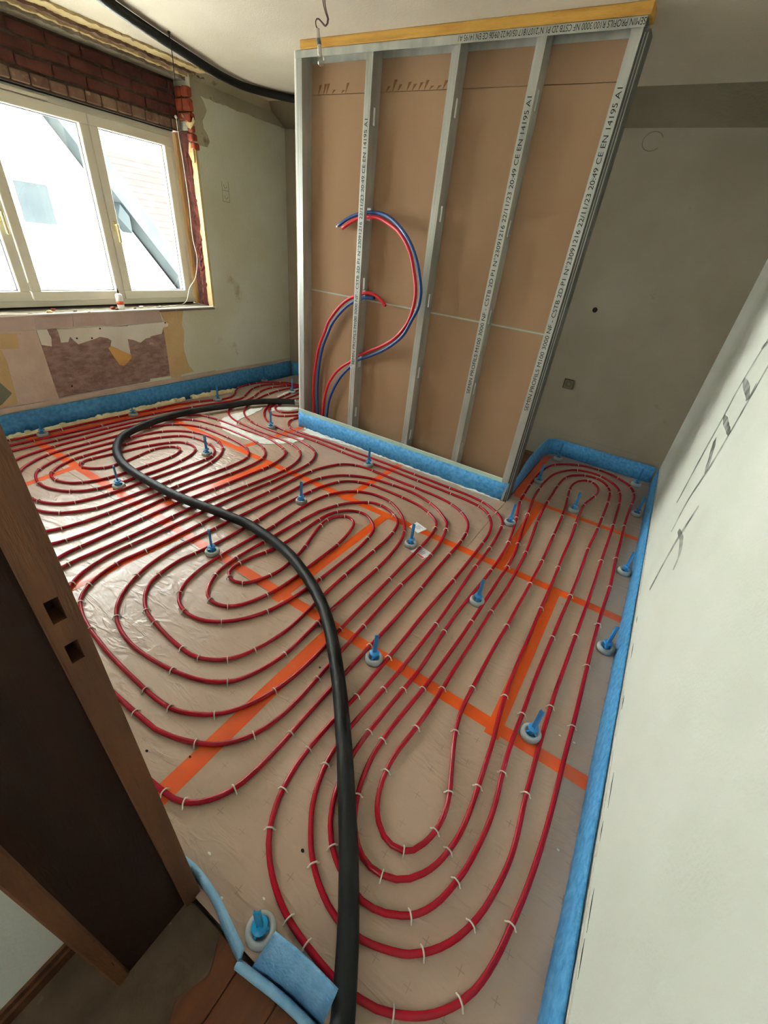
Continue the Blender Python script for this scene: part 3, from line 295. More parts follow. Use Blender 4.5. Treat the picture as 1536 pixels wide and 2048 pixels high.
    def build(s, name, m, parent=None, origin=None):
        if origin is None:
            if parent is not None:
                origin = (0, 0, 0)
            else:
                xs = [v[0] for v in s.v]; ys = [v[1] for v in s.v]; zs = [v[2] for v in s.v]
                origin = ((min(xs)+max(xs))/2, (min(ys)+max(ys))/2, min(zs))
        o3 = Vector(origin)
        me = bpy.data.meshes.new(name)
        me.from_pydata([Vector(v) - o3 for v in s.v], [], s.f)
        me.polygons.foreach_set('use_smooth', s.sm)
        me.materials.append(m)
        me.update()
        ob = bpy.data.objects.new(name, me)
        COL.objects.link(ob)
        if parent is not None:
            ob.parent = parent
            base = Vector((0, 0, 0))
            p = parent
            while p is not None:
                base += p.location
                p = p.parent
            ob.location = o3 - base
        else:
            ob.location = o3
        return ob

def tag(o, label=None, cat=None, group=None, kind=None):
    if label: o['label'] = label
    if cat: o['category'] = cat
    if group: o['group'] = group
    if kind: o['kind'] = kind
    return o
def empty(name, loc):
    o = bpy.data.objects.new(name, None)
    o.empty_display_size = 0.05
    COL.objects.link(o)
    o.location = loc
    return o
def copy_tree(o, parent=None):
    c = o.copy()
    COL.objects.link(c)
    if parent is not None:
        c.parent = parent
    for ch in list(o.children):
        copy_tree(ch, c)
    return c
def struct(name, mb, m, label=None):
    o = mb.build(name, m, None, (0, 0, 0))
    o['kind'] = 'structure'
    if label: o['label'] = label
    return o
def spline(P, step=0.02):
    """centripetal-ish Catmull-Rom through points, resampled."""
    P = [Vector(p) for p in P]
    out = [P[0]]
    for i in range(len(P)-1):
        p0 = P[i-1] if i > 0 else P[i]*2 - P[i+1]
        p1, p2 = P[i], P[i+1]
        p3 = P[i+2] if i+2 < len(P) else P[i+1]*2 - P[i]
        d1 = max((p1-p0).length, 1e-4)**0.5; d2 = max((p2-p1).length, 1e-4)**0.5; d3 = max((p3-p2).length, 1e-4)**0.5
        m1 = ((p1-p0)/d1 - (p2-p0)/(d1+d2) + (p2-p1)/d2)*d2
        m2 = ((p2-p1)/d2 - (p3-p1)/(d2+d3) + (p3-p2)/d3)*d2
        n = max(1, int((p2-p1).length/step))
        for k in range(1, n+1):
            t = k/n
            out.append(p1*(2*t**3-3*t*t+1) + m1*(t**3-2*t*t+t) + p2*(-2*t**3+3*t*t) + m2*(t**3-t*t))
    return out

# ------------------------------------------------------------------ materials
M = MATS
mat('wall_white', (234, 237, 226), 0.85, (227, 231, 218), 2.5, 0.15, 90)
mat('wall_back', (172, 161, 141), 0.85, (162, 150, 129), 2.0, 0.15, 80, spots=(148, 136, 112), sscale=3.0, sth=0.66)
mat('wall_grey', (228, 230, 214), 0.9, (216, 214, 186), 1.6, 0.25, 60, spots=(186, 176, 138), sscale=2.6, sth=0.64)
mat('ceiling', (214, 202, 182), 0.9, (205, 192, 170), 1.8, 0.25, 120, spots=(174, 162, 140), sscale=5.0, sth=0.68)
mat('cornice', (186, 178, 150), 0.9, (166, 156, 126), 3.0, 0.3, 60, spots=(124, 114, 86), sscale=5.0, sth=0.63)
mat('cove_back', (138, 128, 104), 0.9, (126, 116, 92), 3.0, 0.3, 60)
mat('plaster_cream', (214, 192, 142), 0.9, (196, 168, 116), 6.0, 0.6, 40)
mat('concrete', (150, 142, 124), 0.95, (118, 108, 92), 8.0, 0.8, 35, spots=(196, 180, 140), sscale=14, sth=0.6)
mat('brick_dark', (104, 56, 45), 0.95, (78, 46, 40), 7.0, 0.7, 50, spots=(146, 132, 118), sscale=11.0, sth=0.67)
mat('brick_low', (138, 112, 92), 0.95, (110, 76, 62), 9.0, 0.6, 60, spots=(170, 152, 126), sscale=8.0, sth=0.6)
mat('mortar', (92, 76, 64), 1.0, (70, 58, 50), 20.0, 0.8, 60)
mat('brick_orange', (164, 74, 44), 0.9, (126, 52, 34), 12.0, 0.8, 40, spots=(214, 190, 158), sscale=12.0, sth=0.62)
mat('brick_broken', (112, 48, 34), 1.0, (74, 34, 28), 14.0, 1.0, 40, spots=(170, 110, 70), sscale=16.0, sth=0.66)
mat('pvc', (232, 226, 208), 0.45, (226, 219, 198), 2.0)
mat('pvc_grey', (120, 122, 120), 0.5)
mat('handle', (216, 200, 150), 0.35)
mat('rubber_black', (16, 16, 18), 0.5)
mat('wood_strip', (214, 174, 104), 0.7, (196, 150, 84), 8.0, 0.2, 60, stretch=(6, 6, 0.6))
mat('batten', (222, 170, 76), 0.75, (196, 142, 58), 6.0, 0.3, 60, spots=(150, 96, 44), sscale=5.0, sth=0.68, stretch=(0.7, 5, 5))
mat('board_mauve', (212, 190, 178), 0.9, (200, 176, 164), 7.0, 0.3, 60)
mat('board_fibre', (178, 148, 138), 0.95, (146, 114, 104), 14.0, 0.9, 70, spots=(206, 178, 162), sscale=10.0, sth=0.63, stretch=(1, 1, 2.2))
mat('board_light', (222, 198, 180), 0.9, (210, 184, 166), 8.0, 0.4, 60, spots=(232, 212, 194), sscale=7.0, sth=0.6)
mat('plaster_peel', (236, 230, 218), 0.9, (226, 219, 204), 6.0, 0.3, 60)
mat('paper_tan', (218, 188, 138), 0.9, (206, 174, 122), 5.0, 0.3, 60)
mat('paper_flap', (226, 178, 104), 0.8, (212, 160, 88), 8.0, 0.2, 50)
mat('hole_dark', (34, 28, 24), 1.0)
mat('plasterboard', (176, 142, 110), 0.9, (166, 131, 99), 1.5, 0.12, 200, stretch=(1, 1, 0.5))
mat('paper_torn', (132, 92, 58), 0.95)
mat('board_white', (236, 232, 220), 0.8)
mat('board_green', (190, 216, 200), 0.8, (180, 208, 192), 5.0)
mat('joint_grey', (180, 190, 176), 0.8)
mat('galv', (196, 196, 188), 0.45, (172, 174, 168), 14.0, 0.05, 90, metal=0.45, stretch=(1, 1, 0.2))
mat('ink', (24, 24, 26), 0.8)
mat('pipe_red', (172, 16, 38), 0.27, spec=0.4)
mat('sheath_red', (214, 30, 48), 0.45)
mat('sheath_blue', (34, 74, 140), 0.45)
mat('pipe_core', (232, 224, 200), 0.4)
mat('hose', (13, 14, 14), 0.5, (20, 21, 22), 5.0, 0.25, 30, spots=(70, 72, 70), sscale=6.0, sth=0.68, spec=0.35)
mat('steel', (170, 168, 162), 0.3, metal=0.9)
mat('staple', (226, 214, 202), 0.4)
mat('edge_foam', (100, 184, 240), 0.55, (62, 150, 220), 42.0, 0.5, 160)
mat('edge_foam_b', (82, 158, 214), 0.55, (56, 128, 188), 34.0, 0.5, 140)
mat('edge_foam_pale', (150, 196, 224), 0.5, (128, 180, 214), 18.0, 0.4, 90)
mat('tape', (240, 96, 26), 0.28, (232, 84, 20), 6.0, 0.12, 25, spec=0.6)
mat('expanding', (246, 234, 194), 0.8, (232, 212, 156), 20.0, 0.8, 60)
mat('white_plaster', (238, 236, 228), 0.9, (224, 220, 210), 14.0, 0.8, 60)
mat('marker_grey', (176, 180, 176), 0.5, (164, 168, 164), 12.0)
mat('marker_blue', (58, 142, 206), 0.35)
mat('marker_teal', (20, 148, 200), 0.35)
mat('paper_white', (240, 242, 246), 0.6)
mat('paper_print', (150, 156, 170), 0.7)
mat('paper_red', (214, 90, 80), 0.7)
mat('jamb_dark', (42, 21, 9), 0.55, (33, 16, 6), 5.0, 0.2, 50, stretch=(6, 6, 0.5), spec=0.25)
mat('jamb_light', (108, 66, 34), 0.6, (86, 50, 25), 6.0, 0.25, 60, spots=(68, 42, 22), sscale=8, sth=0.6, stretch=(5, 5, 0.6))
mat('hall_wood', (108, 56, 19), 0.5, (86, 43, 15), 7.0, 0.2, 60, stretch=(5, 0.6, 5), spots=(96, 78, 58), sscale=5.0, sth=0.6)
mat('hall_dust', (98, 80, 60), 0.9, (76, 58, 40), 9.0, 0.5, 50, spots=(128, 112, 90), sscale=12.0, sth=0.62)
mat('subfloor', (74, 68, 60), 0.95, (52, 46, 40), 8.0, 0.5, 40)
mat('subfloor_wood', (120, 70, 36), 0.8, (90, 50, 26), 8.0, 0.3, 40)
mat('render_white', (236, 238, 236), 0.9)
mat('house_dark', (40, 44, 45), 0.9, (34, 39, 41), 2.0, spec=0.0)  # dark grey colour of the house window, skylight and eave bracket
mat('roof_edge', (43, 47, 48), 0.9, (49, 53, 54), 5.0, spec=0.0)
mat('roof_tile', (50, 46, 45), 0.95, (46, 42, 41), 3.0, spec=0.0)
mat('ground_out', (190, 190, 184), 0.95)
mat('can_white', (236, 232, 224), 0.4)
mat('can_orange', (226, 92, 44), 0.5)
mat('cord_white', (228, 220, 196), 0.6)
mat('wire_brown', (92, 58, 50), 0.6)
mat('socket_grey', (112, 104, 82), 0.7)
mat('foam_flap', (136, 188, 228), 0.5, (108, 168, 214), 36.0, 0.5, 140)
mat('sleeve', (214, 206, 188), 0.35)
mat('galv_shaded', (92, 90, 80), 0.6)
mat('pencil', (128, 122, 102), 0.9)

def glass_mat(name, tint, gl):
    m = bpy.data.materials.new(name)
    m.use_nodes = True
    nt = m.node_tree
    nt.nodes.remove(nt.nodes['Principled BSDF'])
    o = nt.nodes['Material Output']
    t = nt.nodes.new('ShaderNodeBsdfTransparent'); t.inputs['Color'].default_value = (*tint, 1)
    g = nt.nodes.new('ShaderNodeBsdfGlossy'); g.inputs['Roughness'].default_value = 0.02
    x = nt.nodes.new('ShaderNodeMixShader'); x.inputs['Fac'].default_value = gl
    nt.links.new(t.outputs[0], x.inputs[1]); nt.links.new(g.outputs[0], x.inputs[2]); nt.links.new(x.outputs[0], o.inputs['Surface'])
    MATS[name] = m
def streak_mat():  # patchy dark colour, partly see-through, for the streaks on the right wall
    m = bpy.data.materials.new('streak_dark'); m.use_nodes = True
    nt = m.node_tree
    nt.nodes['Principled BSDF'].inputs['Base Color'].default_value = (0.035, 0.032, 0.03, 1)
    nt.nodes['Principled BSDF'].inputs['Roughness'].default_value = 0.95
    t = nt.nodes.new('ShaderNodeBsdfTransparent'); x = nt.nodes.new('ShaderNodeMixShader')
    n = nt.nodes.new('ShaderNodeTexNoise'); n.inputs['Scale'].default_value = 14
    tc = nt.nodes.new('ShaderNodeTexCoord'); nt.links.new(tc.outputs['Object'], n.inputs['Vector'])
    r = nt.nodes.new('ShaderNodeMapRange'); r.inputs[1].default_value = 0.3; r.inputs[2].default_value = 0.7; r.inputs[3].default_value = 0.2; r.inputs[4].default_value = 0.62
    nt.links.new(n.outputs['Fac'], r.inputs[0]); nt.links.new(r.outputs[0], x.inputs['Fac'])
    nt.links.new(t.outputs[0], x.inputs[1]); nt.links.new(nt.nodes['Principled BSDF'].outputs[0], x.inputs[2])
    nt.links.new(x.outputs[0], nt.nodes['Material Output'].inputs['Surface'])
    MATS['streak_dark'] = m
streak_mat()
glass_mat('glass', (0.93, 0.96, 0.96), 0.06)
glass_mat('bulb_glass', (0.86, 0.85, 0.80), 0.16)

# insulation foil with its printed crosses (flat print on a 10 cm grid) and creases
def floor_mat():
    m = bpy.data.materials.new('insulation_foil')
    m.use_nodes = True
    nt = m.node_tree
    N, Lk = nt.nodes, nt.links
    b = N['Principled BSDF']
    b.inputs['Roughness'].default_value = 0.32
    b.inputs['Specular IOR Level'].default_value = 1.0
    tc = N.new('ShaderNodeTexCoord')
    def math_(op, a, bb=None, v=None):
        n = N.new('ShaderNodeMath'); n.operation = op
        for i, q in enumerate((a, bb)):
            if q is None: continue
            if isinstance(q, (int, float)): n.inputs[i].default_value = q
            else: Lk.new(q, n.inputs[i])
        return n.outputs[0]
    sep = N.new('ShaderNodeSeparateXYZ'); Lk.new(tc.outputs['Object'], sep.inputs[0])
    def cell(o, off, pitch):
        t = math_('DIVIDE', math_('ADD', o, -off), pitch)
        f = math_('SUBTRACT', t, math_('ROUND', t))
        return math_('ABSOLUTE', math_('MULTIPLY', f, pitch))
    dx, dy = cell(sep.outputs[0], -0.04, 0.0968), cell(sep.outputs[1], 0.885, 0.0985)
    a1 = math_('MULTIPLY', math_('LESS_THAN', dx, 0.0011), math_('LESS_THAN', dy, 0.0125))
    a2 = math_('MULTIPLY', math_('LESS_THAN', dy, 0.0011), math_('LESS_THAN', dx, 0.0125))
    cross = math_('MAXIMUM', a1, a2)
    nz = N.new('ShaderNodeTexNoise'); nz.inputs['Scale'].default_value = 7; nz.inputs['Detail'].default_value = 5
    Lk.new(tc.outputs['Object'], nz.inputs['Vector'])
    fade = N.new('ShaderNodeValToRGB'); fade.color_ramp.elements[0].position = 0.35; fade.color_ramp.elements[1].position = 0.7
    fade.color_ramp.elements[0].color = (0.12, 0.12, 0.12, 1); fade.color_ramp.elements[1].color = (0.6, 0.6, 0.6, 1)
    Lk.new(nz.outputs['Fac'], fade.inputs['Fac'])
    cm = math_('MULTIPLY', cross, fade.outputs['Color'])
    n1 = N.new('ShaderNodeTexNoise'); n1.inputs['Scale'].default_value = 2.2; n1.inputs['Detail'].default_value = 6
    Lk.new(tc.outputs['Object'], n1.inputs['Vector'])
    r1 = N.new('ShaderNodeValToRGB')
    r1.color_ramp.elements[0].position = 0.35; r1.color_ramp.elements[1].position = 0.68
    r1.color_ramp.elements[0].color = (*srgb((192, 163, 142)), 1); r1.color_ramp.elements[1].color = (*srgb((178, 149, 127)), 1)
    Lk.new(n1.outputs['Fac'], r1.inputs['Fac'])
    mx = N.new('ShaderNodeMixRGB'); mx.inputs['Color2'].default_value = (*srgb((96, 84, 72)), 1)
    Lk.new(cm, mx.inputs['Fac']); Lk.new(r1.outputs['Color'], mx.inputs['Color1'])
    Lk.new(mx.outputs['Color'], b.inputs['Base Color'])
    # creases: stretched, distorted ridges
    mp = N.new('ShaderNodeMapping'); mp.inputs['Rotation'].default_value = (0, 0, 0.6); mp.inputs['Scale'].default_value = (2.2, 7.0, 1)
    Lk.new(tc.outputs['Object'], mp.inputs['Vector'])
    n2 = N.new('ShaderNodeTexNoise'); n2.inputs['Scale'].default_value = 2.0; n2.inputs['Detail'].default_value = 3; n2.inputs['Distortion'].default_value = 0.8
    Lk.new(mp.outputs['Vector'], n2.inputs['Vector'])
    rid = math_('ABSOLUTE', math_('SUBTRACT', n2.outputs['Fac'], 0.5))
    rid = math_('MINIMUM', math_('MULTIPLY', rid, 9.0), 1.0)
    n4 = N.new('ShaderNodeTexNoise'); n4.inputs['Scale'].default_value = 26; n4.inputs['Detail'].default_value = 3
    Lk.new(tc.outputs['Object'], n4.inputs['Vector'])
    hsum = math_('ADD', math_('MULTIPLY', rid, -0.5), math_('MULTIPLY', n4.outputs['Fac'], 0.6))
    bp = N.new('ShaderNodeBump'); bp.inputs['Strength'].default_value = 0.4; bp.inputs['Distance'].default_value = 0.008
    Lk.new(hsum, bp.inputs['Height']); Lk.new(bp.outputs['Normal'], b.inputs['Normal'])
    MATS['foil'] = m
floor_mat()

# ================================================================== SETTING
# ---- floor: lower slab carrying taped insulation panels
fl = struct('floor', MB().box((-4.3, 0.10, -0.14), (0.45, 4.3, -0.08)), M['subfloor'], 'insulated floor with foil faced panels')
G = 0.0015
panels = []
def row(y0, y1, xs):
    for a, b in zip(xs[:-1], xs[1:]):
        panels.append((a + G, y0 + G, b - G, y1 - G))
row(0.12, 1.075, [-3.865, -3.10, -1.94, -0.805, 0.360])
row(1.075, 2.06, [-3.865, -3.76, -2.275, -1.15, -0.003, 0.360])
row(2.06, 2.842, [-2.62, -1.49, -0.57])
row(2.06, 3.01, [-3.865, -3.76, -2.62])
row(2.06, 3.01, [-0.57, -0.34, 0.360])
row(3.01, 4.145, [-3.865, -2.62, -1.6])
row(3.01, 4.145, [-0.57, 0.360])
for p in panels:
    MB().box((p[0], p[1], -0.08), (p[2], p[3], 0.0)).build('insulation_panel', M['foil'], fl, (0, 0, 0))
MB().box((-1.6, 2.96, -0.08), (-0.60, 4.145, -0.05)).build('bare_floor', M['subfloor_wood'], fl, (0, 0, 0))

# ---- hall floor of wooden planks
hf = struct('floor_hall', MB().box((-0.9, -1.6, -0.10), (0.40, 0.118, -0.012)), M['subfloor'], 'worn wooden hall floor')
x = -0.9
k = 0
while x < 0.37:
    w = 0.118
    m = 'hall_dust' if x < -0.44 else 'hall_wood'
    MB().bevbox((x + 0.001, -1.55, -0.012), (min(x + w, 0.38) - 0.001, 0.112, 0.0 - 0.0006 * (k % 3)), 0.002).build('plank', M[m], hf, (0, 0, 0))
    x += w
    k += 1
ds = MB()
ds.prism([(-0.51,-0.06),(-0.50,0.112),(-0.40,0.112),(-0.36,0.05),(-0.39,-0.02),(-0.34,-0.10),(-0.42,-0.16),(-0.36,-0.24),(-0.50,-0.30),(-0.62,-0.22),(-0.60,-0.10)], lambda u,v,t:(u,v,t), 0.0, 0.0015)
ds.build('dust_film', M['hall_dust'], hf, (0, 0, 0))

# ---- ceiling with coved edges
cl = struct('ceiling', MB().box((-4.0, -1.6, ZC), (0.5, 4.3, ZC + 0.12)), M['ceiling'], 'pale plaster ceiling')
cb = MB()
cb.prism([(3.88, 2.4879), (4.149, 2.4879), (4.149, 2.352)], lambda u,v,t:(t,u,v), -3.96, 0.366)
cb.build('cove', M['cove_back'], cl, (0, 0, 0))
cw = MB()
cw.prism([(-3.90, 2.4879), (-3.969, 2.4879), (-3.969, 2.435)], lambda u,v,t:(u,t,v), 3.12, 4.10)
cw.build('cove', M['cornice'], cl, (0, 0, 0))

# ---- back, right, front walls
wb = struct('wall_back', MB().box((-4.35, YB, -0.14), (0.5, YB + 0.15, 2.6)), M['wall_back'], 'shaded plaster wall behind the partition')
wr = struct('wall_right', MB().box((XR, -1.6, -0.14), (XR + 0.15, 4.3, 2.6)), M['wall_white'], 'bright off white plaster wall')
wf = MB()
wf.box((-4.35, -0.05, -0.14), (-0.552, YF, 2.6))
wf.box((-0.552, -0.05, 2.08), (XR, YF, 2.6))
wf = struct('wall_front', wf, M['wall_white'])
wh = MB().box((-0.82, -1.6, -0.1), (-0.67, -0.076, 2.6))
wh = struct('wall_hall', wh, M['wall_white'], 'white hall wall beside the door frame')
struct('wall_hall_end_unseen', MB().box((-0.9, -1.75, -0.1), (0.5, -1.6, 1.2)).box((-0.9, -1.75, 1.9), (0.5, -1.6, 2.6)).box((-0.9, -1.75, 1.0), (-0.36, -1.6, 1.9)).box((0.02, -1.75, 1.0), (0.5, -1.6, 1.9)), M['wall_white'])  # end wall out of view, its opening added to let light into the hall
struct('baseboard_hall', MB().box((-0.67, -1.6, 0.0), (-0.655, -0.08, 0.035)).box((-0.67, -1.6, 0.035), (-0.662, -0.08, 0.055)), M['jamb_light'], 'brown wooden skirting of the hall wall')
# little ledge lines at the foot of right and back wall
lw = MB()
for i in range(46):
    y = 0.25 + i * 0.085
    lw.box((XR - 0.003 - 0.0015 * random.random(), y, 0.158), (XR, y + 0.0848, 0.166 + 0.006 * random.random()))
lw.build('plaster_lip', M['board_white'], wr, (0, 0, 0))
ck = MB()
for (y, z, l) in ((0.62,0.19,0.05),(0.83,0.175,0.03),(0.95,0.20,0.06),(1.33,0.18,0.035),(1.62,0.19,0.05),(1.85,0.185,0.025),(0.52,0.18,0.04)):
    ck.prism([(y-l,z),(y,z+0.004),(y+l,z+0.003),(y+l*0.3,z-0.002)], lambda u,v,t:(t,u,v), XR - 0.0006, XR + 0.001)
ck.build('plaster_crack', M['hole_dark'], wr, (0, 0, 0))
# back wall: skirting trace, outlet, hole, ring trace
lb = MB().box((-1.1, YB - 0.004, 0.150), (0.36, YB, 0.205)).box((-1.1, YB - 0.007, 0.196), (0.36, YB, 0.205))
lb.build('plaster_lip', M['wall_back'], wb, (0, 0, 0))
MB().lathe([(0.016, 0), (0.020, 0.0008), (0.012, 0.0012)], n=10).build('drill_hole', M['hole_dark'], wb, (0, 0, 0)).matrix_local = Matrix.Translation((-0.587, YB, 1.249)) @ Matrix.Rotation(PI/2, 4, 'X')
rg = MB()
rp = [(-0.586 + 0.062*math.cos(a), YB - 0.0004, 2.284 + 0.05*math.sin(a)) for a in [0.4 + 5.2*i/24 for i in range(25)]]
rg.tube(rp, 0.0022, 5)
rg.build('ring_trace', M['pencil'], wb, (0, 0, 0))
# right wall: dark vertical streaks with cross strokes
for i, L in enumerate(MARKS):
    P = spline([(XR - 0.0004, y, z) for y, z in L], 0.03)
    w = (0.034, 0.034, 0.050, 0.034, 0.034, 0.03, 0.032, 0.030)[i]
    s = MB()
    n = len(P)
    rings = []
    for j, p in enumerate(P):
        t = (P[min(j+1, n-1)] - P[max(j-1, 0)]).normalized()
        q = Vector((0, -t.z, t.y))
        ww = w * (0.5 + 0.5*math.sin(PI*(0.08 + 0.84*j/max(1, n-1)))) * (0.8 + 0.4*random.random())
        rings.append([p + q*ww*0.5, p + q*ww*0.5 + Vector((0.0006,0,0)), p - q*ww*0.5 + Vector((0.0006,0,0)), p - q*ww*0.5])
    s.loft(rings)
    s.build('dark_streak', M['streak_dark'], wr, (0, 0, 0))

# ---- window wall with opening, brick lintel, broken reveal
ww_ = MB()
ww_.box((-4.35, -0.05, -0.14), (XW, 4.2, 0.79))
ww_.box((-4.35, 3.085, 0.79), (XW, 4.2, 2.6))
ww_.box((-4.35, -0.05, 0.79), (XW, 0.80, 2.6))
ww_.box((-4.35, 0.80, 2.115), (-4.145, 3.085, 2.6))
wl = struct('wall_left', ww_, M['wall_grey'], 'stripped window wall with exposed brick above the window')
mo = MB().box((-4.147, 0.80, 2.113), (-4.128, 3.06, 2.44))
mo.build('mortar_bed', M['mortar'], wl, (0, 0, 0))
# brick courses above the window
rnd = random.Random(3)
bz = 2.118
for c in range(4):
    h = 0.070
    y = 0.80 - (0.12 if c % 2 else 0.0) - 0.05
    while y < 3.04:
        L = 0.215 if c else 0.112
        y1 = min(y + L, 3.055)
        y0 = max(y, 0.80)
        if y1 - y0 > 0.03:
            d = rnd.uniform(-0.006, 0.006)
            b = MB().bevbox((-4.15, y0 + 0.004, bz + 0.004), (-4.116 + d, y1 - 0.004, bz + h - 0.006 + rnd.uniform(-0.003, 0.003)), 0.006)
            b.build('brick', M['brick_low' if c == 0 else 'brick_dark'], wl, (0, 0, 0))
        y += L
    bz += h + 0.006
# soffit layers over the brick up to the ceiling (broken edges)
def ragged_slab(x0, x1, z0, z1, y0, y1, amp, m, seed, name):
    r = random.Random(seed)
    n = int((y1 - y0) / 0.022)
    rings = []
    for i in range(n + 1):
        y = y0 + (y1 - y0) * i / n
        a = r.uniform(-amp, amp)
        b = r.uniform(-amp, amp) * 0.4
        rings.append([(x0, y, z0), (x1 + a, y, z0 + b), (x1 + a*0.6, y, z1), (x0, y, z1)])
    MB().loft(rings).build(name, M[m], wl, (0, 0, 0))
ragged_slab(-4.14, -4.005, 2.424, 2.53, 0.80, 3.20, 0.010, 'concrete', 5, 'soffit_layer')
ragged_slab(-4.10, -3.972, 2.443, 2.52, 0.80, 3.25, 0.012, 'plaster_cream', 6, 'soffit_layer')
ragged_slab(-4.10, -3.935, 2.456, 2.50, 0.80, 3.22, 0.010, 'brick_low', 7, 'soffit_layer')
ragged_slab(-4.10, -3.83, 2.474, 2.4879, 0.80, 3.16, 0.012, 'plaster_cream', 8, 'soffit_layer')
bandm = []
for i in range(24):
    y = 3.14 + i*0.0435
    bandm.append([(XW - 0.002, y, 2.352 + random.uniform(-0.006, 0.006)), (XW + 0.004, y, 2.354 + random.uniform(-0.006, 0.006)), (XW + 0.004, y, 2.437), (XW - 0.002, y, 2.437)])
MB().loft(bandm).build('stained_band', M['cornice'], wl, (0, 0, 0))
# right reveal: broken bricks, ragged brick edge and cream plaster corner
rnd = random.Random(11)
z = 2.18
for i, (h, dy) in enumerate(((0.055, 0.10), (0.085, 0.085), (0.07, 0.075))):
    for j in range(2):
        b = MB().bevbox((-4.12 + j*0.080, 3.055 - rnd.uniform(0, 0.012), z + 0.003), (-4.045 + j*0.083, 3.085 + dy*0.2, z + h - 0.004), 0.008)
        b.build('broken_brick', M['brick_orange'], wl, (0, 0, 0))
    z += h
MB().rock((-4.0, 3.075, 2.175), 0.052, 4, (1, 0.6, 1.1)).build('broken_plaster', M['plaster_cream'], wl, (0, 0, 0))
MB().rock((-4.01, 3.078, 1.98), 0.05, 8, (1, 0.5, 1.6)).build('broken_plaster', M['plaster_cream'], wl, (0, 0, 0))
for i in range(4):
    z0 = 2.00 + i*0.055
    MB().bevbox((-4.03, 3.062 - 0.01*(i % 2), z0), (-3.962, 3.12 - 0.012*i, z0 + 0.05), 0.008).build('broken_brick', M['brick_orange'], wl, (0, 0, 0))
for i in range(16):
    z0 = 0.815 + i*0.073
    MB().rock((-4.065 + rnd.uniform(-0.015, 0.015), 3.086, z0 + 0.036), 0.056, 20 + i, (0.95, 0.45, 0.9)).build('broken_brick', M['brick_broken'], wl, (0, 0, 0))
MB().box((-4.26, 3.076, 0.81), (-4.025, 3.0855, 2.12)).build('broken_reveal', M['brick_broken'], wl, (0, 0, 0))
ragged = []
for i in range(26):
    z0 = 0.80 + i*0.048
    ragged.append([(-4.025 + rnd.uniform(-0.012, 0.012), 3.070, z0), (-3.967, 3.072, z0), (-3.967, 3.094, z0), (-4.02, 3.094, z0)])
MB().loft(ragged).build('plaster_corner', M['plaster_cream'], wl, (0, 0, 0))
rg2 = []
for i in range(12):
    z0 = 2.04 + i*0.04
    rg2.append([(-3.985, 3.09, z0), (-3.9665, 3.09 + rnd.uniform(-0.01, 0.012), z0), (-3.9665, 3.20 + 0.03*math.sin(i*1.3), z0), (-3.985, 3.20, z0)])
MB().loft(rg2).build('plaster_patch', M['cornice'], wl, (0, 0, 0))
# stripped layers under the sill
def wpatch(name, key, m, t0, t1):
    MB().prism(WP[key], lambda u,v,t:(t,u,v), XW - 0.002 + t0, XW + t1).build(name, M[m], wl, (0, 0, 0))
wpatch('fibre_board', 'board', 'board_fibre', 0, 0.0020)
wpatch('fibre_board', 'board_r', 'board_fibre', 0, 0.0026)
for kx in ('upper_a', 'upper_b', 'upper_c', 'upper_d'):
    wpatch('sill_board', kx, 'board_mauve', 0, 0.0075)
wpatch('light_board', 'light_board', 'board_light', 0, 0.010)
wpatch('tan_paper', 'tan_r', 'paper_tan', 0, 0.0036)
wpatch('tan_paper', 'tan_l1', 'paper_tan', 0, 0.0115)
wpatch('tan_paper', 'tan_l2', 'paper_tan', 0, 0.0115)
for kx in ('plaster_a', 'plaster_b', 'plaster_c'):
    wpatch('plaster_remnant', kx, 'plaster_peel', 0, 0.0052 if kx != 'plaster_c' else 0.0056)
wpatch('bare_recess', 'dark_hole', 'board_fibre', 0, 0.0024)
fp = WP['flap']
fm = MB()
n = len(fp)
yc = sum(p[0] for p in fp)/n
fm.add([(XW + 0.006 + 0.10*max(0.0, 0.545 - p[1])*1.5, p[0], p[1]) for p in fp] + [(XW + 0.003 + 0.10*max(0.0, 0.545 - p[1])*1.5, p[0], p[1]) for p in fp],
       [tuple(range(n)), tuple(range(2*n-1, n-1, -1))] + [(i, n+i, n+(i+1) % n, (i+1) % n) for i in range(n)])
fm.build('torn_flap', M['paper_flap'], wl, (0, 0, 0))
for (y, zz) in HOLES:
    hm = MB().rock((XW + 0.006, y, zz), 0.0075, int(y*1000), (0.6, 1, 0.9))
    hm.build('screw_hole', M['hole_dark'], wl, (0, 0, 0))
pm = MB()
pm.box((XW - 0.002, 0.14, 0.162), (XW + 0.013, 3.0, 0.196)).box((XW - 0.002, 3.0, 0.162), (XW + 0.010, 4.14, 0.186))
pm.build('plaster_lip', M['board_light'], wl, (0, 0, 0))
ol = MB()
oy0, oy1, oz0, oz1 = 3.318, 3.392, 1.682, 1.832
for a, b in (((oy0,oz0),(oy1,oz0)),((oy1,oz0),(oy1,oz1)),((oy0,oz0),(oy0,oz1)),((oy0,1.765),(oy1,1.765))):
    ol.tube([(XW + 0.0002, a[0], a[1]), (XW + 0.0002, b[0], b[1])], 0.0018, 5)
for zc in (1.722, 1.80):
    ol.tube([(XW + 0.0002, 3.357 + 0.018*math.cos(q*PI/6), zc + 0.016*math.sin(q*PI/6)) for q in range(5, 13)], 0.0018, 5)
ol.build('outlet_trace', M['pencil'], wl, (0, 0, 0))

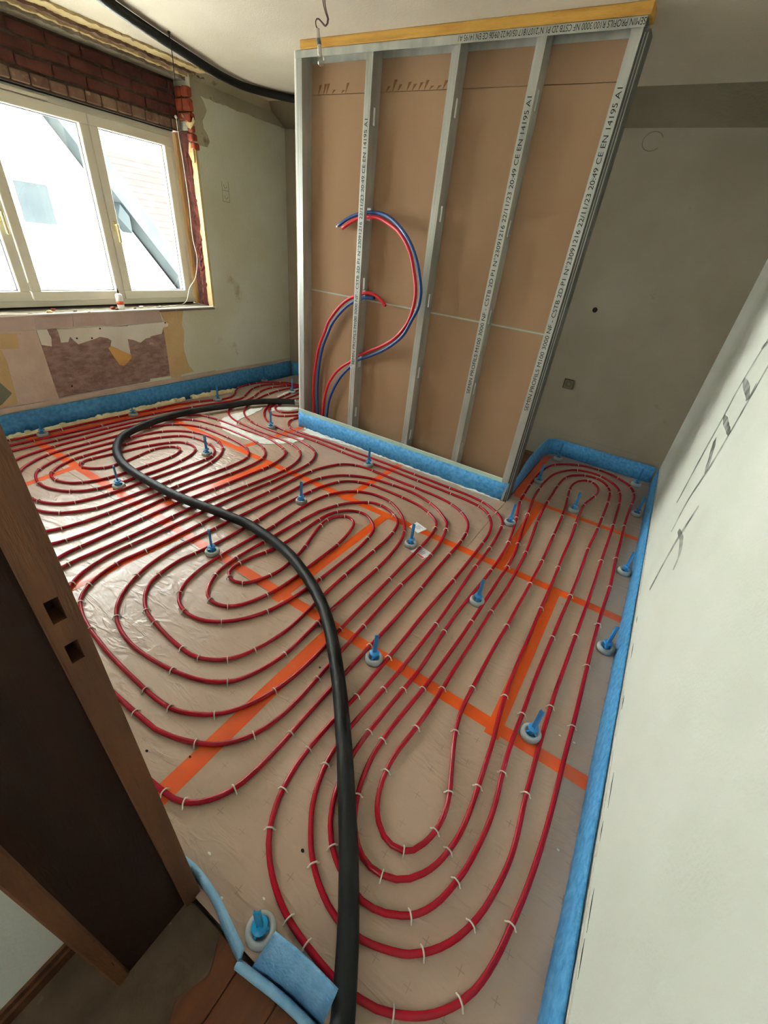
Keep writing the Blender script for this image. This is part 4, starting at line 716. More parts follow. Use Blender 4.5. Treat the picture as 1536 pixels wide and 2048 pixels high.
# ---- window
wi = empty('window_1', (-4.20, 1.94, 0.82))
tag(wi, 'wide white plastic window with three sashes', kind='structure')
F0, F1 = -4.245, -4.180
fr = MB()
fr.box((F0, 0.82, 0.825), (F1, 3.022, 0.878)).box((F0, 0.82, 2.055), (F1, 3.022, 2.106)).box((F0, 0.82, 0.878), (F1, 0.92, 2.055)).box((F0, 2.962, 0.878), (F1, 3.022, 2.055))
fr.build('window_frame', M['pvc'], wi)
MB().box((F0, 0.80, 2.106), (-4.17, 3.025, 2.114)).build('top_gap', M['rubber_black'], wi)
MB().box((F0, 0.80, 0.80), (-4.20, 3.02, 0.825)).build('bottom_gap', M['rubber_black'], wi)
for i, (y0, y1, hs) in enumerate(((0.90, 1.614, 1), (1.624, 2.319, 0), (2.323, 2.985, -1))):
    S0, S1 = -4.235, -4.160
    zb, zt = 0.866, 2.066
    gb = 0.066
    s = MB()
    s.bevbox((S0, y0, zb), (S1, y1, zb + gb), 0.004).bevbox((S0, y0, zt - gb), (S1, y1, zt), 0.004)
    s.bevbox((S0, y0, zb + gb - 0.001), (S1, y0 + gb, zt - gb + 0.001), 0.004).bevbox((S0, y1 - gb, zb + gb - 0.001), (S1, y1, zt - gb + 0.001), 0.004)
    sh = s.build('sash', M['pvc'], wi)
    g = MB()
    a, b, c, d = y0 + gb, y1 - gb, zb + gb, zt - gb
    for (p, q) in (((-4.20, a, c), (-4.194, a + 0.006, d)), ((-4.20, b - 0.006, c), (-4.194, b, d)), ((-4.20, a, c), (-4.194, b, c + 0.006)), ((-4.20, a, d - 0.006), (-4.194, b, d))):
        g.box(p, q)
    g.build('glazing_bead', M['pvc_grey'], sh)
    MB().box((-4.204, a - 0.004, c - 0.004), (-4.200, b + 0.004, d + 0.004)).build('pane', M['glass'], sh)
    if hs:
        hy = y1 - 0.034 if hs > 0 else y0 + 0.034
        hd = MB()
        hd.bevbox((-4.162, hy - 0.014, 1.36), (-4.150, hy + 0.014, 1.43), 0.004)
        hd.bevbox((-4.152, hy - 0.008, 1.395), (-4.118, hy + 0.008, 1.412), 0.003)
        hd.bevbox((-4.130, hy - 0.010, 1.285), (-4.112, hy + 0.010, 1.415), 0.005)
        hd.build('handle', M['handle'], sh)
    if i == 1:
        MB().bevbox((-4.164, y0 - 0.012, 0.93), (-4.148, y0 + 0.006, 0.99), 0.003).build('hinge', M['pvc'], sh)
vent = MB().bevbox((-4.176, 1.58, 2.070), (-4.148, 2.08, 2.092), 0.004)
vent.build('vent_cover', M['pvc'], wi)
tr = struct('trim_1', MB().bevbox((-4.235, 3.029, 0.815), (-4.150, 3.060, 2.10), 0.004), M['wood_strip'], 'raw wooden strip beside the window frame')
sl = MB()
sl.box((-4.30, 0.80, 0.785), (XW + 0.004, 3.085, 0.808))
sill = struct('trim_2', sl, M['concrete'], 'rough window sill with a pale front edge')
nz_ = []
for i in range(47):
    y = 0.82 + i*0.05
    nz_.append([(XW - 0.012 - 0.006*random.random(), y, 0.803), (XW + 0.012 + 0.003*random.random(), y, 0.803), (XW + 0.012 + 0.003*random.random(), y, 0.812), (XW - 0.012, y, 0.812)])
MB().loft(nz_).build('sill_edge', M['board_white'], sill, (0, 0, 0))

# ---- door frame the photo is taken through
dr = empty('door_1', (-0.53, 0.04, 0))
tag(dr, 'dark varnished wooden door frame with two lock cut outs', kind='structure')
MB().box((-0.552, -0.05, -0.01), (-0.520, 0.098, 2.08)).build('jamb_lining', M['jamb_dark'], dr)
st = MB()
z = -0.01
cut = [(0.992, 1.027), (1.067, 1.104)]
segs = [(-0.01, cut[0][0]), (cut[0][1], cut[1][0]), (cut[1][1], 2.08)]
for a, b in segs:
    st.box((-0.552, 0.097, a), (-0.509, YF, b))
for a, b in cut:
    st.box((-0.552, 0.097, a), (-0.509, 0.106, b)).box((-0.552, 0.122, a), (-0.509, YF, b)).box((-0.552, 0.106, a), (-0.540, 0.122, b))
st.build('rebate_strip', M['jamb_light'], dr)
for a, b in cut:
    MB().box((-0.5398, 0.1062, a + 0.0005), (-0.5388, 0.1218, b - 0.0005)).build('lock_recess', M['hole_dark'], dr)
MB().bevbox((-0.640, -0.076, 0.0), (-0.520, -0.050, 2.12), 0.004).box((-0.595, -0.080, 0.0), (-0.575, -0.076, 2.12)).bevbox((-0.545, -0.080, 0.0), (-0.515, -0.050, 2.1), 0.004).build('architrave', M['jamb_light'], dr)
lt = MB()
lt.prism([(0.105, 1.392), (0.137, 1.373), (0.148, 1.352), (0.138, 1.344), (0.105, 1.330)], lambda u,v,t:(t,u,v), -0.512, -0.486)
lt.build('strike_tongue', M['socket_grey'], dr)
MB().box((-0.552, -0.05, 2.05), (XR, 0.092, 2.08)).build('head_lining', M['jamb_dark'], dr)

# ================================================================== OUTSIDE THE WINDOW
nh = empty('neighbour_house', (-9.5, 3.5, -3.0))
tag(nh, 'white rendered gable house with a small window seen through the panes', 'house')
XH = -9.0
def hp(u, v, t): return (t, u, v)
MB().prism([(0.5, -3.0), (6.85, -3.0), (6.85, -0.65), (4.38, 2.53), (2.2, 5.2), (0.5, 3.2)], hp, XH - 3.0, XH).build('gable_wall', M['render_white'], nh)
rs = MB()
rs.prism([(7.05, -0.78), (7.28, -0.64), (2.45, 5.42), (2.2, 5.2), (4.38, 2.53)], hp, XH - 3.2, XH + 0.35)
rs.build('roof_slope', M['roof_edge'], nh)
MB().prism([(5.10, 1.62), (5.22, 1.50), (5.22, 1.20), (5.02, 1.42)], hp, XH, XH + 0.3).build('eave_bracket', M['house_dark'], nh)
wn_ = MB().box((XH - 0.02, 3.72, 1.20), (XH + 0.015, 4.19, 1.72))
hw = wn_.build('house_window', M['house_dark'], nh)
MB().box((XH + 0.015, 3.70, 1.18), (XH + 0.05, 4.24, 1.21)).box((XH + 0.015, 4.16, 1.20), (XH + 0.03, 4.22, 1.72)).build('window_surround', M['render_white'], hw)
th = empty('tiled_house', (-14.0, 10.0, -3.0))
tag(th, 'house with a pale red tiled roof and skylight behind the white gable', 'house')
MB().box((-17.0, 7.3, -3.0), (-14.0, 16.0, 0.0)).build('house_wall', M['render_white'], th)
base_t = MB()
base_t.prism([(-13.6, -0.15), (-13.6, 0.0), (-17.2, 3.05), (-17.4, 2.9)], lambda u,v,t:(u,t,v), 7.0, 16.2)
rf = base_t.build('roof', M['roof_tile'], th)
for i in range(18):
    f0, f1 = i/18.0, (i+1)/18.0
    xa, za = -13.6 - 3.6*f0, 0.0 + 3.05*f0
    xb, zb = -13.6 - 3.6*f1, 0.0 + 3.05*f1
    MB().prism([(xa, za), (xa, za + 0.05), (xb, zb + 0.02), (xb, zb)], lambda u,v,t:(u,t,v), 7.0, 16.2).build('tile_course', M['roof_tile'], rf)
sk = MB().prism([(-14.6, 0.88), (-14.7, 1.06), (-15.7, 1.90), (-15.6, 1.72)], lambda u,v,t:(u,t,v), 8.2, 8.9)
sk.build('skylight', M['house_dark'], rf)
struct('ground_outside', MB().box((-40, -20, -3.2), (-4.5, 40, -3.0)), M['ground_out'])

# ================================================================== PARTITION
pw = empty('partition_wall', (-1.6, 2.90, -0.08))
tag(pw, 'unfinished stud partition with brown plasterboard backing and galvanised studs', 'partition')
Y0 = 2.853
YBK = Y0 + 0.0985
T = 0.0014
for (z0, z1) in ((-0.08, 1.142), (1.148, 2.268), (2.271, 2.447)):
    MB().box((-2.622, YBK, z0), (-0.605, YBK + 0.0125, z1)).build('plasterboard', M['plasterboard'], pw)
MB().box((-2.62, YBK - 0.0015, 1.140), (-0.606, YBK + 0.004, 1.150)).build('joint_strip', M['joint_grey'], pw)
tb = MB()
rr = random.Random(5)
for i in range(26):
    xx = -2.52 + i*0.038 + rr.uniform(-0.008, 0.008)
    if -2.09 < xx < -1.99 or rr.random() < 0.25 or xx > -1.55:
        continue
    h = rr.uniform(0.015, 0.05)
    tb.add([(xx, YBK - 0.001, 2.272), (xx + 0.002, YBK - 0.001, 2.272), (xx + 0.030, YBK - 0.001, 2.272 + h), (xx + 0.010, YBK - 0.001, 2.272 + h), (xx, YBK + 0.001, 2.272), (xx + 0.002, YBK + 0.001, 2.272), (xx + 0.030, YBK + 0.001, 2.272 + h), (xx + 0.010, YBK + 0.001, 2.272 + h)],
           [(0,1,2,3),(7,6,5,4),(0,4,5,1),(1,5,6,2),(2,6,7,3),(3,7,4,0)])
tb.build('torn_paper', M['paper_torn'], pw)
MB().box((-2.635, Y0 + 0.002, -0.08), (-2.6225, YBK + 0.0125, 2.45)).build('end_board', M['board_white'], pw)

def lettering(txt, length, height, matrix, parent, name='lettering'):
    cu = bpy.data.curves.new(name, 'FONT')
    cu.body = txt
    cu.size = 1.0
    cu.align_x = 'LEFT'
    tmp = bpy.data.objects.new('tmp_text', cu)
    COL.objects.link(tmp)
    dg = bpy.context.evaluated_depsgraph_get()
    me = bpy.data.meshes.new_from_object(tmp.evaluated_get(dg))
    bpy.data.objects.remove(tmp)
    bpy.data.curves.remove(cu)
    xs = [v.co.x for v in me.vertices]; ys = [v.co.y for v in me.vertices]
    x0, x1, y0, y1 = min(xs), max(xs), min(ys), max(ys)
    for v in me.vertices:
        q = matrix @ Vector(((v.co.x - x0)/(x1 - x0)*length, (v.co.y - y0)/(y1 - y0)*height, 0))
        v.co = q
    me.name = name
    me.materials.clear()
    me.materials.append(M['ink'])
    ob = bpy.data.objects.new(name, me)
    COL.objects.link(ob)
    ob.parent = parent
    b = Vector((0, 0, 0)); p = parent
    while p is not None:
        b += p.location; p = p.parent
    ob.location = -b
    return ob
STXT = 'SEMIN PROFILS M100 3000 NF - CSTB 2D P1 N\u00b023091216 22/11/23 20:49 CE EN 14195 A1'
def stud(x0, web_right, slots, pipe_holes=()):
    W_ = 0.048
    z0, z1 = -0.075, 2.445
    s = MB()
    s.box((x0, Y0, z0), (x0 + W_, Y0 + T, z1))
    s.box((x0, YBK - T, z0), (x0 + W_, YBK, z1))
    # stiffening groove lines on the flange
    for gx in (0.014, 0.034):
        s.box((x0 + gx - 0.0012, Y0 - 0.0009, z0), (x0 + gx + 0.0012, Y0, z1))
    wx = (x0 + W_ - T, x0 + W_) if web_right else (x0, x0 + T)
    hs = sorted([(z - 0.04, z + 0.04, Y0 + 0.036, Y0 + 0.056) for z in slots] + [(a, b, Y0 + 0.030, Y0 + 0.074) for a, b in pipe_holes])
    z = z0
    for a, b, ya, yb in hs:
        s.box((wx[0], Y0 + T, z), (wx[1], YBK - T, a))
        s.box((wx[0], Y0 + T, a), (wx[1], ya, b)).box((wx[0], yb, a), (wx[1], YBK - T, b))
        z = b
    s.box((wx[0], Y0 + T, z), (wx[1], YBK - T, z1))
    # lips
    lx = (x0, x0 + T) if web_right else (x0 + W_ - T, x0 + W_)
    s.box((lx[0], Y0 + T, z0), (lx[1], Y0 + 0.007, z1)).box((lx[0], YBK - 0.007, z0), (lx[1], YBK - T, z1))
    return s.build('stud', M['galv'], pw)
s1 = stud(-2.620, True, [])
s2 = stud(-2.076, True, [0.29, 1.25, 2.15], [(0.66, 0.76), (1.13, 1.215), (1.63, 1.70)])
s3 = stud(-1.524, True, [0.25, 0.74, 1.22, 1.70, 2.18])
s4 = stud(-1.068, True, [0.28, 0.73, 1.19, 1.66, 2.20])
s5 = stud(-0.642, False, [])
for sx, so, za, zb in ((-2.076, s2, 0.685, 2.13), (-1.068, s4, 0.700, 2.205), (-0.642, s5, 0.690, 2.225)):
    mt = Matrix.Translation((sx + 0.036, Y0 - 0.0014, za)) @ Matrix(((0, -1, 0, 0), (0, 0, 1, 0), (1, 0, 0, 0), (0, 0, 0, 1)))
    lettering(STXT, zb - za, 0.025, mt, so)
ep = MB().box((-0.594, Y0 + 0.012, -0.075), (-0.563, YBK - 0.004, 2.41)).build('end_profile_shade_block', M['galv_shaded'], pw)  # solid block, shade inside the open profile painted as a darker metal colour
lps = MB()
for lx in (-0.583, -0.570):
    lps.box((lx - 0.0012, Y0 + 0.008, -0.075), (lx + 0.0012, Y0 + 0.013, 2.40))
lps.build('profile_lip', M['galv'], ep)
tk = MB()
tk.box((-2.62, Y0 - 0.004, 2.412), (-0.590, Y0 - 0.004 + T, 2.447)).box((-2.62, YBK - 0.002, 2.412), (-0.590, YBK - 0.002 + T, 2.447)).box((-2.62, Y0 - 0.004, 2.4455), (-0.590, YBK, 2.447))
tk = tk.build('top_track', M['galv'], pw)
TT = 'SEMIN PROFILS R100/3000 NF CSTB 2D P1 N\u00b021071817 05/04/22 09:06 CE EN 14195 A1'
mt = Matrix.Translation((-0.592, Y0 - 0.0046, 2.441)) @ Matrix(((-1, 0, 0, 0), (0, 0, 1, 0), (0, -1, 0, 0), (0, 0, 0, 1)))
lettering(TT, 0.90, 0.023, mt, tk)
MB().bevbox((-2.575, Y0 - 0.012, 2.4475), (-0.575, YBK, 2.4878), 0.003).build('batten', M['batten'], pw)
for (a, b) in ((-2.632, -1.516), (-1.512, -0.640)):
    q = MB().box((a, Y0 - 0.0065, -0.08), (b, Y0 - 0.0015, 0.172))
    bs = q.build('base_board', M['board_green'], pw)
    MB().box((a, Y0 - 0.0068, 0.1705), (b, Y0 - 0.0013, 0.1735)).build('base_board_edge', M['board_white'], bs)
    for xx in (a + 0.08, (a + b)/2, b - 0.06):
        MB().lathe([(0.004, 0), (0.004, 0.001), (0.001, 0.0012)], n=8).build('screw', M['ink'], bs).matrix_local = Matrix.Translation(Vector((xx, Y0 - 0.0065, 0.160)) - pw.location) @ Matrix.Rotation(PI/2, 4, 'X')

# pipes hanging in the stud bays
def wallpipe(key, m, name, label, tip=None):
    P = spline([Vector(p) for p in WALLPIPES[key]], 0.02)
    P = [Vector((P[0].x, P[0].y, -0.06)), Vector((P[0].x, P[0].y, 0.08))] + P
    P = spline(P, 0.02)
    root = MB().tube(P, 0.0112, 12).build(name, M[m], None)
    tag(root, label, 'pipe', 'supply pipes in the partition')
    d = (P[-1] - P[-3]).normalized()
    MB().tube([P[-1], P[-1] + d*(0.018 if tip else 0.002)], 0.0065, 10).build('pipe_end', M['pipe_core'] if tip else M['hole_dark'], root, P[-1])
    return root
wallpipe('R1', 'sheath_red', 'supply_pipe', 'red sheathed pipe ending in the short lower curl')
wallpipe('B1', 'sheath_blue', 'supply_pipe', 'blue sheathed pipe ending under the short lower red curl')
wallpipe('R2', 'sheath_red', 'supply_pipe', 'red sheathed pipe of the large upper loop')
wallpipe('B2', 'sheath_blue', 'supply_pipe', 'blue sheathed pipe of the large upper loop with a pale tip', True)

# ================================================================== EDGE FOAM
def ribbon(bot, top, th, side=1, step=0.04, wave=0.0, seed=0):
    """upright strip: bottom and top centre lines, thickness th."""
    r = random.Random(seed)
    B = spline([Vector(p) for p in bot], step)
    Tp = spline([Vector(p) for p in top], step)
    n = max(len(B), len(Tp))
    def at(P, f):
        q = f*(len(P)-1); i = min(int(q), len(P)-2)
        return P[i].lerp(P[i+1], q - i)
    rings = []
    for i in range(n):
        f = i/(n-1)
        b, t = at(B, f), at(Tp, f)
        t2 = at(B, min(1, f+0.01)) - at(B, max(0, f-0.01))
        nn = Vector((-t2.y, t2.x, 0)).normalized()*th*0.5
        w = Vector((0, 0, wave*noise.noise(Vector((b.x*9, b.y*9, seed)))))
        off = nn*0.6*wave/0.004*noise.noise(Vector((b.x*4, b.y*4, seed+5.0))) if wave else Vector((0,0,0))
        mid = (b + t)*0.5 + off*1.5
        rings.append([b - nn, mid - nn, t - nn + w + off, t + nn + w + off, mid + nn, b + nn])
    return MB().loft(rings, True, True, True)
def foam(mb, label, m='edge_foam', cat='foam strip'):
    o = mb.build('edge_foam_strip', M[m])
    tag(o, label, cat, 'blue perimeter foam strips')
    return o
foam(ribbon([(-3.957, 0.16, -0.08), (-3.957, 2.2, -0.08), (-3.957, 4.13, -0.08)], [(-3.955, 0.16, 0.152), (-3.956, 2.2, 0.152), (-3.956, 4.13, 0.152)], 0.009, wave=0.004, seed=1),
     'blue foam edge strip along the foot of the window wall', 'edge_foam_b')
foam(ribbon([(-3.94, 4.142, -0.02), (-3.3, 4.142, -0.02), (-2.2, 4.142, -0.02)], [(-3.94, 4.142, 0.150), (-3.3, 4.142, 0.150), (-2.2, 4.142, 0.150)], 0.008, wave=0.003, seed=2),
     'blue foam edge strip in the far corner left of the partition')
C_ = [(-2.632, 2.8425), (-1.6, 2.8425), (-0.68, 2.8425), (-0.615, 2.852), (-0.582, 2.890), (-0.578, 3.0), (-0.582, 3.35), (-0.584, 3.7), (-0.574, 3.98), (-0.552, 4.085), (-0.50, 4.124), (-0.2, 4.132), (0.335, 4.125)]
CT = [(-2.632, 2.8425), (-1.6, 2.8425), (-0.68, 2.8425), (-0.607, 2.848), (-0.570, 2.890), (-0.570, 3.0), (-0.600, 3.35), (-0.610, 3.7), (-0.602, 3.98), (-0.580, 4.095), (-0.51, 4.130), (-0.2, 4.134), (0.340, 4.133)]
foam(ribbon([(a, b, 0.001) for a, b in C_], [(a, b, 0.142 + 0.006*(i > 5)) for i, (a, b) in enumerate(CT)], 0.008, step=0.025, wave=0.003, seed=3),
     'blue foam edge strip wrapped round the partition foot and the alcove back')
eb = [(0.3515 + 0.0022*math.sin(i*1.7), 4.10 - i*0.21, 0.001) for i in range(19)]
et = [(0.3580 + 0.0012*math.sin(i*1.1), 4.10 - i*0.21, 0.150 + 0.004*math.sin(i*2.3)) for i in range(19)]
foam(ribbon(eb, et, 0.008, wave=0.003, seed=5), 'long blue foam edge strip along the bright right wall')
foam(ribbon([(-0.60, 0.150, 0.001), (-0.52, 0.150, 0.001), (-0.455, 0.142, 0.001), (-0.40, 0.124, 0.001), (-0.357, 0.113, 0.001), (-0.318, 0.104, 0.001)],
            [(-0.60, 0.152, 0.060), (-0.53, 0.157, 0.062), (-0.455, 0.150, 0.060), (-0.40, 0.138, 0.056), (-0.357, 0.126, 0.052), (-0.318, 0.116, 0.045)], 0.011, step=0.012, wave=0.003, seed=6),
     'curled blue foam strip end at the door jamb', 'edge_foam_pale')
foam(ribbon([(-0.285, 0.112, 0.001), (-0.212, 0.124, 0.001), (-0.150, 0.131, 0.001), (-0.080, 0.132, 0.001)],
            [(-0.268, 0.176, 0.085), (-0.20, 0.182, 0.090), (-0.145, 0.184, 0.090), (-0.080, 0.184, 0.088)], 0.008, step=0.02, wave=0.002, seed=7),
     'tilted blue foam flap at the threshold left of the hose', 'foam_flap')
foam(ribbon([(0.0, 0.135, 0.001), (0.12, 0.135, 0.001), (0.33, 0.135, 0.001)], [(0.0, 0.150, 0.028), (0.12, 0.152, 0.035), (0.33, 0.150, 0.04)], 0.008, step=0.03, wave=0.002, seed=9),
     'low blue foam strip at the threshold right of the hose', 'foam_flap')
rim = spline([(-0.318, 0.096, 0.008), (-0.285, 0.100, 0.009), (-0.212, 0.110, 0.010), (-0.14, 0.116, 0.010), (0.02, 0.118, 0.010), (0.25, 0.118, 0.010)], 0.02)
o = MB().tube(rim, 0.011, 8, flat=1.0).build('foam_fringe', M['edge_foam_pale'])
tag(o, 'pale folded fringe of foam film along the wooden threshold', 'foam strip')

# ================================================================== FLOOR: TAPE, SMEARS, STICKERS
def tape(a, b, w, label):
    a, b = Vector((*a, 0)), Vector((*b, 0))
    d = (b - a)
    L = d.length
    d.normalize()
    q = Vector((-d.y, d.x, 0))*w*0.5
    n = max(2, int(L/0.06))
    rings = []
    for i in range(n + 1):
        p = a + d*(L*i/n)
        e = 0.0006*noise.noise(Vector((p.x*11, p.y*11, 3)))
        z = 0.0009 + abs(e)
        k = 1 + 0.02*noise.noise(Vector((p.x*7, p.y*7, 9)))
        rings.append([p - q*k + Vector((0,0,0.0001)), p - q*k + Vector((0,0,0.0008)), p + Vector((0,0,z + 0.0004)), p + q*k + Vector((0,0,0.0008)), p + q*k + Vector((0,0,0.0001))])
    o = MB().loft(rings).build('orange_tape', M['tape'])
    tag(o, label, 'tape', 'orange tape over the panel joints')
tape((-3.83, 1.166), (0.346, 1.068), 0.055, 'long orange tape from the window wall to the right wall, nearest the door')
tape((-3.44, 2.125), (0.350, 2.052), 0.056, 'long orange tape running through the middle of the room to the right wall')
tape((-0.55, 3.010), (0.350, 3.000), 0.046, 'orange tape across the mouth of the alcove')
tape((-0.805, 0.20), (-0.805, 1.085), 0.066, 'wide creased orange tape in front of the door jamb')
tape((-1.150, 1.05), (-1.150, 2.06), 0.056, 'orange tape running under the black hose between the two long tapes')
tape((-1.495, 2.05), (-1.490, 2.825), 0.050, 'orange tape ending at the foot of the partition')
tape((-0.003, 1.03), (-0.003, 2.07), 0.058, 'orange tape between the long straight pipes near the right wall')
tape((-0.340, 2.03), (-0.350, 2.99), 0.060, 'orange tape leading from the middle tape towards the alcove')
tape((-0.540, 3.02), (-0.545, 4.02), 0.062, 'orange tape along the foam strip inside the alcove')
tape((-3.075, 0.66), (-3.135, 1.18), 0.052, 'short orange tape joining the long tape near the left pipe spiral')
tape((-2.290, 1.11), (-2.255, 2.09), 0.056, 'orange tape washed pale by window glare under the hose bend')
tape((-3.760, 1.18), (-3.760, 2.62), 0.072, 'orange tape beneath the outermost pipes below the window')
tape((-2.625, 2.11), (-2.590, 2.84), 0.050, 'orange tape partly hidden by white plaster beside the partition end')
tape((-1.945, 0.24), (-1.940, 1.12), 0.056, 'pale orange tape left of the central spiral by the jamb')
tape((-2.62, 4.06), (-3.30, 4.06), 0.050, 'orange tape in the far corner beyond the hose coupling')

lab = {'P1': 'curved white plaster smear around the far pipe bends', 'P2': 'thin white plaster smear beside the hose coupling',
       'P3': 'white plaster crumbs at the left foot of the partition', 'P4': 'pale plaster streak among the pipes in the far corner'}
for kx, P in SMEAR.items():
    n = len(P)
    cx = sum(p[0] for p in P)/n; cy = sum(p[1] for p in P)/n
    # refine outline with ragged in-between points
    Q = []
    rr = random.Random(kx)
    for i in range(n):
        a, b = P[i], P[(i+1) % n]
        L = math.hypot(b[0]-a[0], b[1]-a[1])
        m_ = max(1, int(L/0.03))
        for j in range(m_):
            f = j/m_
            Q.append((a[0]+(b[0]-a[0])*f + rr.uniform(-0.006, 0.006), a[1]+(b[1]-a[1])*f + rr.uniform(-0.006, 0.006)))
    o = MB().prism(Q, lambda u,v,t:(u,v,t), 0.0008, 0.0045).build('plaster_smear', M['white_plaster'])
    tag(o, lab[kx], 'plaster')
# white bead along the foot of the partition foam
rr = random.Random(2)
pts, rad = [], []
xx = -2.55
while xx < -0.60:
    pts.append((xx, 2.832 + rr.uniform(-0.004, 0.002), 0.003)); rad.append(rr.uniform(0.004, 0.014))
    xx += 0.022
o = MB().tube(pts, rad, 6, smooth=False).build('plaster_bead', M['white_plaster'])
tag(o, 'jagged white plaster bead along the foot of the partition foam', 'plaster')
# expanding foam along the panel edge below the window
def lumps(p0, p1, label, seed, r0=0.030):
    r = random.Random(seed)
    s = MB()
    a, b = Vector(p0), Vector(p1)
    n = int((b-a).length/0.030)
    base = []
    for i in range(n+1):
        q = a.lerp(b, i/n) + Vector((r.uniform(-0.008, 0.006), 0, 0))
        base.append(q)
        if r.random() < 0.8:
            s.rock(q + Vector((r.uniform(-0.016, 0.004), r.uniform(-0.01, 0.01), r.uniform(0, 0.010))), r0*r.uniform(0.55, 1.1), r.randint(0, 9999), (1, 1.1, 0.8))
    s.tube(base, [r0*r.uniform(0.55, 0.95) for _ in base], 8, smooth=False)
    o = s.build('expanding_foam', M['expanding'])
    tag(o, label, 'foam bead')
lumps((-3.880, 0.95, 0.002), (-3.868, 2.52, 0.002), 'lumpy cream foam bead along the panel edge below the window', 3)
lumps((-3.865, 2.62, 0.002), (-3.80, 3.08, 0.002), 'short cream foam bead beside the pipe bend at the far window corner', 5, 0.034)

# stickers on the floor
def sticker(P, label, red):
    r = empty('paper_label', ((P[0][0]+P[2][0])/2, (P[0][1]+P[2][1])/2, 0.001))
    tag(r, label, 'label')
    MB().prism(P, lambda u,v,t:(u,v,t), 0.0012, 0.0020).build('paper', M['paper_white'], r)
    A, B, C, Dd = [Vector((*p, 0)) for p in P]
    def uv(u, v): 
        q = (A.lerp(B, u)).lerp(Dd.lerp(C, u), v)
        return (q.x, q.y)
    for i in range(4):
        v = 0.22 + 0.13*i
        MB().prism([uv(0.30, v), uv(0.78 - 0.1*(i % 2), v), uv(0.78 - 0.1*(i % 2), v + 0.045), uv(0.30, v + 0.045)], lambda a,b,t:(a,b,t), 0.0020, 0.0022).build('print_line', M['paper_print'], r)
    if red:
        MB().prism([uv(0.03, 0.45), uv(0.22, 0.45), uv(0.22, 0.95), uv(0.03, 0.95)], lambda a,b,t:(a,b,t), 0.0020, 0.0022).build('red_field', M['paper_red'], r)
sticker(STICK[0], 'white paper label lying behind a blue level pin', False)
sticker(STICK[1], 'white printed label with a red field pinned under a red pipe', True)

# ================================================================== HEATING PIPES
PR, PZ = 0.0086, 0.0095
def heat_pipe(key, label):
    P = spline([(a, b, PZ) for a, b in PIPES[key]], 0.022)
    o = MB().tube(P, PR, 10).build('heating_pipe', M['pipe_red'])
    tag(o, label, 'pipe', 'red floor heating pipes')
heat_pipe('left', 'red heating pipe coiled in the far left spiral below the window')
heat_pipe('middle', 'red heating pipe of the large central spiral crossed by the black hose')
heat_pipe('right', 'red heating pipe looping from the foreground back into the shaded alcove')
heat_pipe('feed_a', 'short red pipe bend closest to the hose coupling')
heat_pipe('feed_b', 'short red pipe bend just outside the one by the hose coupling')

# staples: one proto, the 300 nearest as individuals
def staple_mb():
    s = MB()
    arc = [(-0.0175, 0, 0.0006), (-0.0135, 0, 0.0050)] + [(-0.0118*math.cos(a), 0, 0.0095 + 0.0108*math.sin(a)) for a in [i*PI/6 for i in range(7)]] + [(0.0135, 0, 0.0050), (0.0175, 0, 0.0006)]
    s.tube(arc, 0.0024, 6, flat=1.0)
    return s
proto = staple_mb().build('pipe_staple', M['staple'], None, (0, 0, 0))
def staple_label(x, y):
    if x > -0.62 and y > 3.01: return 'pale staple clip on the pipe loops inside the alcove'
    if x > -0.60 and y > 2.06: return 'pale staple clip on the pipes between the middle tape and the alcove'
    if x > -0.81 and y > 1.075: return 'pale staple clip on the straight pipes between the two long tapes, right side'
    if x > -0.81: return 'pale staple clip on the foreground pipe loops nearest the door'
    if x > -2.2 and y < 1.11: return 'pale staple clip on the pipe bends between jamb and near long tape'
    if x > -2.2 and y < 2.07: return 'pale staple clip on the central spiral between the two long tapes'
    if x > -2.62: return 'pale staple clip on the pipes just in front of the partition'
    if y < 1.14: return 'pale staple clip on the left spiral bends nearest the jamb'
    if y < 2.11: return 'pale staple clip on the left spiral below the window'
    return 'pale staple clip on the pipes beyond the left spiral towards the far corner'
for i, (x, y, a) in enumerate(STAPLES[:300]):
    o = proto if i == 0 else proto.copy()
    if i:
        COL.objects.link(o)
    o.location = (x, y, 0)
    o.rotation_euler = (0, 0, a - PI/2)
    tag(o, staple_label(x, y), 'staple', 'staples holding the heating pipes')
if len(STAPLES) > 300:
    s = MB()
    for (x, y, a) in STAPLES[300:]:
        q = staple_mb()
        c_, s_ = math.cos(a - PI/2), math.sin(a - PI/2)
        s.add([(x + v[0]*c_ - v[1]*s_, y + v[0]*s_ + v[1]*c_, v[2]) for v in q.v], q.f, True)
    o = s.build('far_staples', M['staple'])
    tag(o, 'tiny staple clips on the farthest heating pipes', 'staple', kind='stuff')

# ================================================================== BLACK HOSE
HZ = 0.0185 + 0.029
hp_ = [(a, b, HZ) for a, b in HOSE]
hp_ += [(-0.030, 0.120, HZ + 0.03), (-0.018, 0.06, HZ + 0.045), (-0.01, -0.1, HZ), (0.0, -0.6, 0.031), (0.03, -1.3, 0.031)]
hz0 = Vector(hp_[0])
hd = (hz0 - Vector(hp_[1])).normalized()
HP = spline(hp_, 0.025)
hr = MB().tube(HP, 0.0285, 16).build('black_hose', M['hose'])
tag(hr, 'thick black rubber hose snaking over the pipes to the doorway', 'hose')
cpl = MB().tube([hz0 - hd*0.012, hz0 - hd*0.010, hz0 + hd*0.03, hz0 + hd*0.031, hz0 + hd*0.07, hz0 + hd*0.071, hz0 + hd*0.10], [0.030, 0.0312, 0.0312, 0.026, 0.026, 0.034, 0.034], 14, smooth=False)
cpl.build('coupling', M['steel'], hr, hz0)

